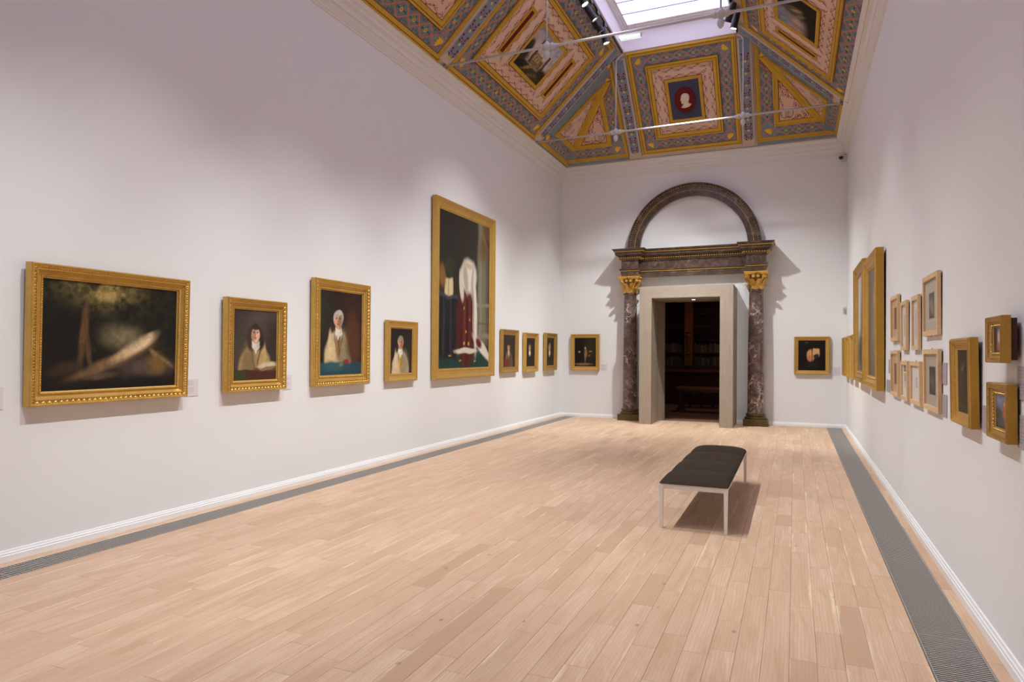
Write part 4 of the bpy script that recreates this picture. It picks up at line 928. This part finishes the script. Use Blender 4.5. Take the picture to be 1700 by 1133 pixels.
SCHOLAR = [('g',(32,20,16),(42,25,22)), ('e',.08,.75,.2,.3,0,.8,(44,44,32)), ('e',.75,.5,.3,.6,0,.8,(52,28,22)), ('n',5,.25,(24,15,12))] + bust(.42, .66, .10, (216,164,128), (186,178,164), (206,184,140), (230,218,200), (150,116,74), False, 1, 2.5) + [('e',.78,.42,.14,.34,.1,.5,(84,48,30)), ('b',-.1,1.1,-.1,.15,.04,(30,68,78)), ('e',.3,.1,.3,.05,0,.6,(44,88,96)), ('e',.62,.16,.07,.03,0,.4,(146,48,38)), ('e',.5,.12,.05,.02,0,.5,(110,120,70)), ('n',14,.15,(24,18,14))]
ASP = .585/.666
COAT = [('g',(34,28,24),(28,24,22)), ('e',.9,.4,.3,.5,0,.9,(44,36,30))] + bust(.46, .68, .135, (206,150,116), (150,134,116), (208,186,148), (232,224,212), (200,152,58), False, 1, 2.5) + [('n',12,.1,(30,24,20))]
ROBES = [('g',(62,56,44),(46,41,32)), ('e',.2,.8,.4,.35,0,.8,(36,32,25)), ('n',5,.2,(44,39,30)), ('b',.74,.97,.16,1.1,.05,(112,106,86)), ('b',.78,.83,.16,1.1,.05,(130,124,102)), ('b',.92,.97,.16,1.1,.04,(88,82,66)), ('b',.66,1.1,.20,.235,.02,(128,122,102)), ('b',.68,1.1,.42,.445,.02,(132,126,104)), ('b',.66,1.1,.30,.31,.02,(84,78,62)),
         ('e',1.0,.95,.24,.10,.9,.35,(100,74,44)), ('e',.92,.90,.03,.10,.9,.5,(132,98,56)), ('e',1.0,.86,.03,.10,.8,.5,(74,52,30)), ('b',-.1,1.1,-.1,.14,.03,(24,58,50)), ('e',.45,.11,.4,.025,0,.6,(34,80,66)), ('b',-.1,.34,.06,.46,.03,(24,24,29)), ('b',.07,.10,.08,.45,.03,(48,48,58)), ('b',.2,.23,.08,.45,.03,(46,46,56)), ('b',-.1,.37,.445,.47,.02,(62,62,76)), ('b',.10,.25,.47,.585,.02,(212,194,146)), ('b',.17,.18,.47,.585,.01,(140,116,76)), ('e',.06,.58,.06,.07,0,.4,(132,92,44)), ('e',.2,.66,.09,.06,0,.4,(46,52,30)),
         ('e',.52,.30,.145,.30,1e-6,.15,(76,24,26)), ('e',.47,.3,.018,.28,1e-6,.5,(104,40,36)), ('e',.53,.28,.012,.28,1e-6,.5,(62,18,20)), ('e',.58,.3,.016,.27,1e-6,.5,(98,36,34)), ('e',.42,.28,.014,.24,1e-6,.5,(64,20,20)), ('e',.56,.62,.115,.115,1e-6,.2,(218,208,192)), ('e',.50,.60,.03,.11,.2,.4,(178,164,146)), ('e',.64,.60,.02,.11,-.1,.4,(182,170,152)), ('e',.41,.55,.03,.10,.1,.3,(212,202,186)), ('e',.69,.36,.032,.26,.06,.3,(216,206,190)), ('e',.665,.34,.01,.25,.06,.4,(160,146,128)), ('e',.86,.13,.17,.035,-.55,.3,(214,204,186)), ('e',.78,.17,.05,.03,-.5,.4,(104,34,32)), ('e',.52,.115,.16,.018,1e-6,.3,(210,198,176)), ('e',.55,.69,.07,.02,1e-6,.4,(196,178,150)),
         ('e',.47,.16,.012,.012,1e-6,.4,(190,148,62)), ('e',.56,.16,.012,.012,1e-6,.4,(190,148,62)), ('e',.5,.24,.010,.010,1e-6,.4,(176,136,58)), ('e',.58,.32,.010,.010,1e-6,.4,(176,136,58)), ('e',.46,.40,.010,.010,1e-6,.4,(176,136,58)), ('e',.2,.08,.02,.006,1e-6,.4,(170,138,62)), ('e',.4,.05,.02,.006,1e-6,.4,(170,138,62)), ('e',.7,.04,.02,.006,1e-6,.4,(170,138,62)), ('e',.3,.11,.02,.006,1e-6,.4,(170,138,62))]
ASP = .613/.66
LADY = [('g',(48,37,28),(46,38,30))] + bust(.46, .62, .13, (212,164,132), (38,28,22), (126,96,72), (206,160,132), None, False, 1, 2.4) + [('e',.3,.12,.2,.16,0,.4,(112,34,30))]
ASP = .52/.62
GENT = [('g',(26,22,18),(32,27,22))] + bust(.42, .68, .14, (210,156,120), (72,48,32), (34,30,30), (226,216,204), None, False, 1, 2.6)
MAN2 = [('g',(30,28,24),(36,33,28))] + bust(.42, .66, .14, (206,158,126), (126,110,96), (42,38,34), (218,208,196), None, False, 1, 2.6)
STAGE = [('g',(24,17,12),(18,15,11)), ('e',.75,.65,.2,.4,0,.8,(44,40,26)), ('e',.5,.4,.04,.26,0,.5,(116,104,92)), ('e',.54,.46,.05,.14,0,.5,(150,104,54)), ('e',.5,.64,.04,.04,0,.4,(196,150,116)), ('e',.22,.5,.04,.025,0,.5,(190,176,150)), ('e',.75,.53,.08,.02,0,.5,(168,110,70)), ('e',.4,.08,.4,.04,0,.5,(120,96,66)), ('e',.68,.38,.06,.04,0,.5,(120,62,36))]
CAVE = [('g',(13,10,8),(16,12,9)), ('e',.46,.5,.14,.2,0,.25,(206,150,98)), ('b',.54,.78,.46,.73,.05,(208,160,110)), ('e',.42,.42,.07,.1,0,.5,(184,116,78)), ('b',.50,.53,.2,.75,.02,(18,12,8)), ('e',.66,.48,.09,.07,.3,.3,(46,34,24)), ('e',.3,.92,.06,.03,0,.6,(70,66,64)), ('e',.5,.2,.2,.1,0,.6,(30,22,14))]
REDW = [('g',(120,104,90),(150,150,148)), ('e',.2,.6,.2,.5,0,.6,(190,188,182)), ('e',.6,.5,.25,.4,0,.5,(132,66,54)), ('e',.6,.8,.12,.1,0,.4,(206,164,136)), ('e',.4,.2,.4,.2,0,.6,(70,58,50))]
GREYP = [('g',(92,74,56),(118,110,92)), ('e',.3,.5,.3,.5,0,.7,(104,92,74)), ('e',.6,.7,.15,.15,0,.5,(168,110,84)), ('e',.6,.3,.3,.3,0,.6,(126,106,84))]
DARKT = [('g',(26,22,14),(32,30,20)), ('e',.35,.72,.12,.06,.5,.8,(96,88,56)), ('e',.3,.68,.06,.02,.4,.8,(186,176,130)), ('e',.25,.5,.16,.2,0,.9,(64,54,30)), ('e',.7,.4,.1,.3,.3,.8,(50,38,22)), ('n',10,.3,(14,12,8)), ('e',.2,.1,.2,.05,0,.7,(78,62,34))]
SMALL1 = [('g',(92,56,44),(74,84,112)), ('e',.5,.55,.2,.32,.3,.6,(206,180,160)), ('e',.45,.25,.16,.16,0,.6,(176,92,66)), ('e',.15,.5,.12,.5,0,.6,(30,28,34))]
SMALL2 = [('g',(52,44,30),(142,152,186)), ('e',.2,.4,.3,.2,0,.7,(62,68,58)), ('e',.6,.5,.13,.2,.2,.3,(186,78,62)), ('e',.75,.55,.1,.26,0,.4,(214,164,84)), ('e',.6,.74,.07,.07,0,.3,(206,150,100)), ('e',.8,.35,.1,.12,0,.4,(220,206,182)), ('n',9,.3,(40,34,22))]

TA = math.atan2(.03, 1.1)
framed('framed_painting', 'L', 3.194, 4.632, 1.16, 2.278, .112, .085, 'ornate', g, 'wide gilt-framed night scene, very dark with a yellow glow, first on the left wall', 'painting', NIGHT, TA, (230, 170), seed=3, sidemat=M['gold'])
framed('framed_painting', 'L', 5.114, 5.975, 1.166, 2.163, .118, .088, 'ornate', g, 'gilt-framed portrait in ochre on grey, between the dark landscape and the teal-cloth picture', 'painting', CHILD, .012, (130, 160), seed=4)
framed('framed_painting', 'L', 6.474, 7.603, 1.164, 2.507, .135, .085, 'ornate', g, 'gilt-framed portrait of cream figure over a teal table cloth', 'painting', SCHOLAR, .008, (140, 170), seed=5)
framed('framed_painting', 'L', 8.065, 8.88, 1.165, 2.061, .115, .068, 'plain', gf, 'small gilt-framed bust portrait with cream coat and yellow waistcoat', 'painting', COAT, .01, (90, 100), seed=6)
framed('framed_painting', 'L', 9.408, 11.72, 1.142, 4.17, .18, .085, 'plain', gf, 'very tall gilt-framed full-length painting in burgundy and ivory on the left wall', 'painting', ROBES, .004, (160, 240), seed=7)
framed('framed_painting', 'L', 12.135, 12.978, 1.182, 2.07, .115, .066, 'plain', gd, 'small dull-gilt portrait with red shawl, just past the tallest painting', 'painting', LADY, .01, (60, 70), seed=8)
framed('framed_painting', 'L', 13.353, 14.11, 1.171, 2.035, .12, .085, 'plain', g, 'small gilt-framed portrait with white collar, second from the corner on the left wall', 'painting', GENT, .012, (60, 70), seed=9)
framed('framed_painting', 'L', 14.642, 15.405, 1.171, 2.068, .12, .085, 'plain', gd, 'small gilt-framed dark portrait nearest the far left corner', 'painting', MAN2, .012, (60, 70), seed=10)
framed('framed_painting', 'B', -5.163, -4.432, 1.168, 2.063, .092, .06, 'plain', gf, 'small gilt-framed dark interior scene on the back wall left of the doorway', 'painting', STAGE, .01, (50, 60), seed=11)
framed('framed_painting', 'B', -.01, .701, 1.155, 1.98, .084, .06, 'step', gf, 'small gilt-framed black picture with a glowing orange opening, right of the doorway', 'painting', CAVE, .0, (50, 60), seed=12)
# right wall, from the corner towards the camera
framed('framed_painting', 'R', 14.95, 15.66, 1.15, 1.945, .10, .085, 'ornate', gd, 'small gilt frame seen edge-on, nearest the far right corner', 'painting', GENT, .01, (20, 20), seed=13, sidemat=M['gold_side'])
framed('framed_painting', 'R', 13.93, 14.65, 1.15, 1.945, .10, .085, 'ornate', g, 'small gilt frame seen edge-on, middle of the three by the far right corner', 'painting', MAN2, .01, (20, 20), seed=14, sidemat=M['gold_side'])
framed('framed_painting', 'R', 12.85, 13.6, 1.15, 1.945, .10, .085, 'plain', gf, 'small gilt frame seen edge-on, directly behind the two tall frames', 'painting', LADY, .01, (20, 20), seed=15, sidemat=M['gold_side'])
framed('framed_painting', 'R', 10.93, 12.5, 1.165, 3.01, .17, .10, 'ornate', gd, 'tall gilt frame seen edge-on with pale and red canvas, further of the two', 'painting', REDW, .008, (50, 70), seed=16, sidemat=M['gold_side'])
framed('framed_painting', 'R', 9.216, 10.80, 1.15, 2.917, .16, .10, 'ornate', g, 'tall gilt frame seen edge-on with broad ochre side, nearer of the two', 'painting', GREYP, .008, (50, 70), seed=17, sidemat=M['gold_side'])
framed('framed_painting', 'R', 4.692, 5.21, 1.156, 1.706, .075, .055, 'step', gf, 'narrow upright gilt frame with very dark canvas, right of the pale wood frames', 'painting', DARKT, .018, (40, 60), seed=18, sidemat=M['gold_side'])
framed('framed_painting', 'R', 3.945, 4.229, 1.56, 1.798, .055, .045, 'ornate', gd, 'small gilt frame with deep side, upper of the pair at the right edge', 'painting', SMALL1, .008, (30, 30), seed=19, sidemat=M['gold_side'], standoff=.034)
framed('framed_painting', 'R', 3.966, 4.324, 1.157, 1.454, .062, .05, 'ornate', gd, 'small gilt frame with red and yellow scene, lower of the pair at the right edge', 'painting', SMALL2, .012, (40, 40), seed=20, sidemat=M['gold_side'])
# prints in pale ash frames, two rows
WHT = (222,216,210)
def print_layers(paper, im, rect): x0, x1, y0, y1 = rect; return [('g', paper, paper), ('b', x0-.015, x1+.015, y0-.012, y1+.012, .01, tuple(int(c*.92) for c in paper)), ('b', x0, x1, y0, y1, .01, im), ('n', 11, .0, im)]
def textured(base, rect, im2): x0, x1, y0, y1 = rect; cx, cy = (x0+x1)/2, (y0+y1)/2; return base+[('e', cx-.04, cy+.03, (x1-x0)*.3, (y1-y0)*.2, 0, .8, im2), ('e', cx+.05, cy-.08, (x1-x0)*.2, (y1-y0)*.16, 0, .8, im2)]
PG = 'prints in pale wood frames'
for (y0, y1, z0, z1, lay, lb) in (
    (7.96, 8.53, 1.745, 2.237, print_layers((196,166,128), (122,86,46), (.3,.75,.22,.78)), 'pale wood frame with brown drawing on tan mount, upper row farthest from the camera'),
    (7.39, 7.75, 1.64, 2.13, print_layers((214,208,202), (180,178,178), (.28,.72,.25,.75)), 'narrow pale wood frame with faint grey sheet, second in the upper row'),
    (6.715, 7.073, 1.64, 2.13, print_layers((212,206,200), (190,186,186), (.25,.7,.15,.78)), 'narrow pale wood frame with pale grey sheet, third in the upper row'),
    (5.86, 6.495, 1.751, 2.241, textured(print_layers((186,176,160), (92,76,66), (.3,.7,.24,.74)), (.3,.7,.24,.74), (148,130,114)), 'largest pale wood frame in the upper row with dark print on grey mount'),
    (7.937, 8.50, 1.152, 1.643, print_layers((196,166,128), (122,88,50), (.3,.75,.22,.75)), 'pale wood frame with brown drawing on tan mount, lower row farthest from the camera'),
    (7.31, 7.73, 1.15, 1.537, [('g', WHT, WHT), ('b',.2,.85,.78,.97,.02,(126,130,128)), ('b',.2,.85,.66,.74,.02,(206,164,74)), ('b',.25,.8,.46,.66,.03,(164,156,158)), ('b',.25,.8,.25,.46,.05,(196,188,188))], 'pale wood frame with small grey and yellow prints, second in the lower row'),
    (6.614, 7.14, 1.15, 1.538, print_layers((220,212,204), (186,178,182), (.38,.62,.36,.66)), 'pale wood frame with tiny grey sheet on white mount, third in the lower row'),
    (5.819, 6.445, 1.153, 1.643, textured(print_layers((176,166,146), (58,48,40), (.27,.73,.22,.76)), (.27,.73,.22,.76), (96,82,68)), 'largest pale wood frame in the lower row with black print on grey-green mount')):
    framed('framed_print', 'R', y0, y1, z0, z1, .040, .026, 'flat', M['ash'], lb, 'print', lay, .01, (64, 80), .006, seed=int(y0*10), glass=False, group=None)

# ------------------------------------------------------------------ wall labels
def card(wall, a0, a1, z0, z1, label, m_='card'):
    w_, h_ = a1-a0, z1-z0; c = (a0+a1)/2
    loc, rz = {'L': ((-L, c, z0), PI/2), 'R': ((R, c, z0), -PI/2), 'B': ((c, D, z0), 0)}[wall]
    o = tag(empty('wall_label', loc, (0,0,rz)), label, 'label')
    mb = MB(); mb.box(-w_/2, w_/2, -.006, 0, 0, h_); mb.build('card', M[m_], o)
    mb = MB(); z = h_*.88
    for k, f in enumerate((.55, .75, .62, 0, .7, .8, .74, .5)):
        if f: mb.box(-w_*.42, -w_*.42+w_*.84*f, -.0066, -.006, z-.0025, z)
        z -= h_*.1
    mb.build('print_lines', M['ink'], o, kind='stuff')
card('L', 2.90, 3.062, 1.152, 1.319, 'pale wall label cut by the left edge of the picture')
card('L', 4.668, 4.828, 1.153, 1.321, 'pale wall label beside the wide dark landscape')
card('L', 6.005, 6.162, 1.153, 1.323, 'pale wall label beside the ochre and grey portrait')
card('L', 7.60, 7.754, 1.155, 1.323, 'pale wall label half hidden behind the teal-cloth picture frame')
card('L', 8.84, 8.99, 1.155, 1.32, 'pale wall label at the edge of the cream coat portrait')
card('B', -4.399, -4.24, 1.153, 1.319, 'small lilac wall label on the back wall left of the doorway')
card('B', .738, .904, 1.14, 1.316, 'small lilac wall label on the back wall right of the doorway')
card('R', 5.67, 5.83, 1.381, 1.54, 'grey wall label, upper of two beside the largest pale wood frames', 'card_d')
card('R', 5.66, 5.82, 1.141, 1.304, 'grey wall label, lower of two beside the largest pale wood frames', 'card_d')
card('R', 8.77, 8.90, 1.382, 1.541, 'grey wall label, upper of two between tall frame and pale wood frames', 'card_d')
card('R', 8.78, 9.09, 1.157, 1.301, 'wide grey wall label, lower of two between tall frame and pale wood frames', 'card_d')
card('R', 3.85, 4.008, 1.381, 1.545, 'grey wall label, upper of two at the right picture edge', 'card_d')
card('R', 3.84, 3.995, 1.144, 1.306, 'grey wall label, lower of two at the right picture edge', 'card_d')
card('R', 4.50, 4.66, 1.148, 1.305, 'grey wall label partly hidden behind the lowest small gilt frame', 'card_d')

# ------------------------------------------------------------------ small fittings
o = tag(empty('security_camera', (.93, D, 5.80)), 'small black and white security camera under the cornice in the right corner', 'security camera')
mb = MB(); mb.cbox(-.03, .085, -.07, 0, -.05, .06, .01); mb.build('mount', M['rod'], o)
mb = MB(); mb.lathe([(0,.0),(.045,.0),(.045,-.02),(.035,-.045),(0,-.06)], (-.035, -.09, .04), 16); mb.build('dome', M['black'], o, smooth=True)
o = tag(empty('motion_sensor', (.985, D, 2.50)), 'small grey motion sensor on the wall in the far right corner', 'sensor')
mb = MB(); mb.cbox(-.03, .03, -.05, 0, 0, .12, .01); mb.build('sensor_body', M['rod'], o); mb = MB(); mb.box(-.022, .022, -.056, -.05, .02, .08); mb.build('sensor_window', M['card_d'], o)
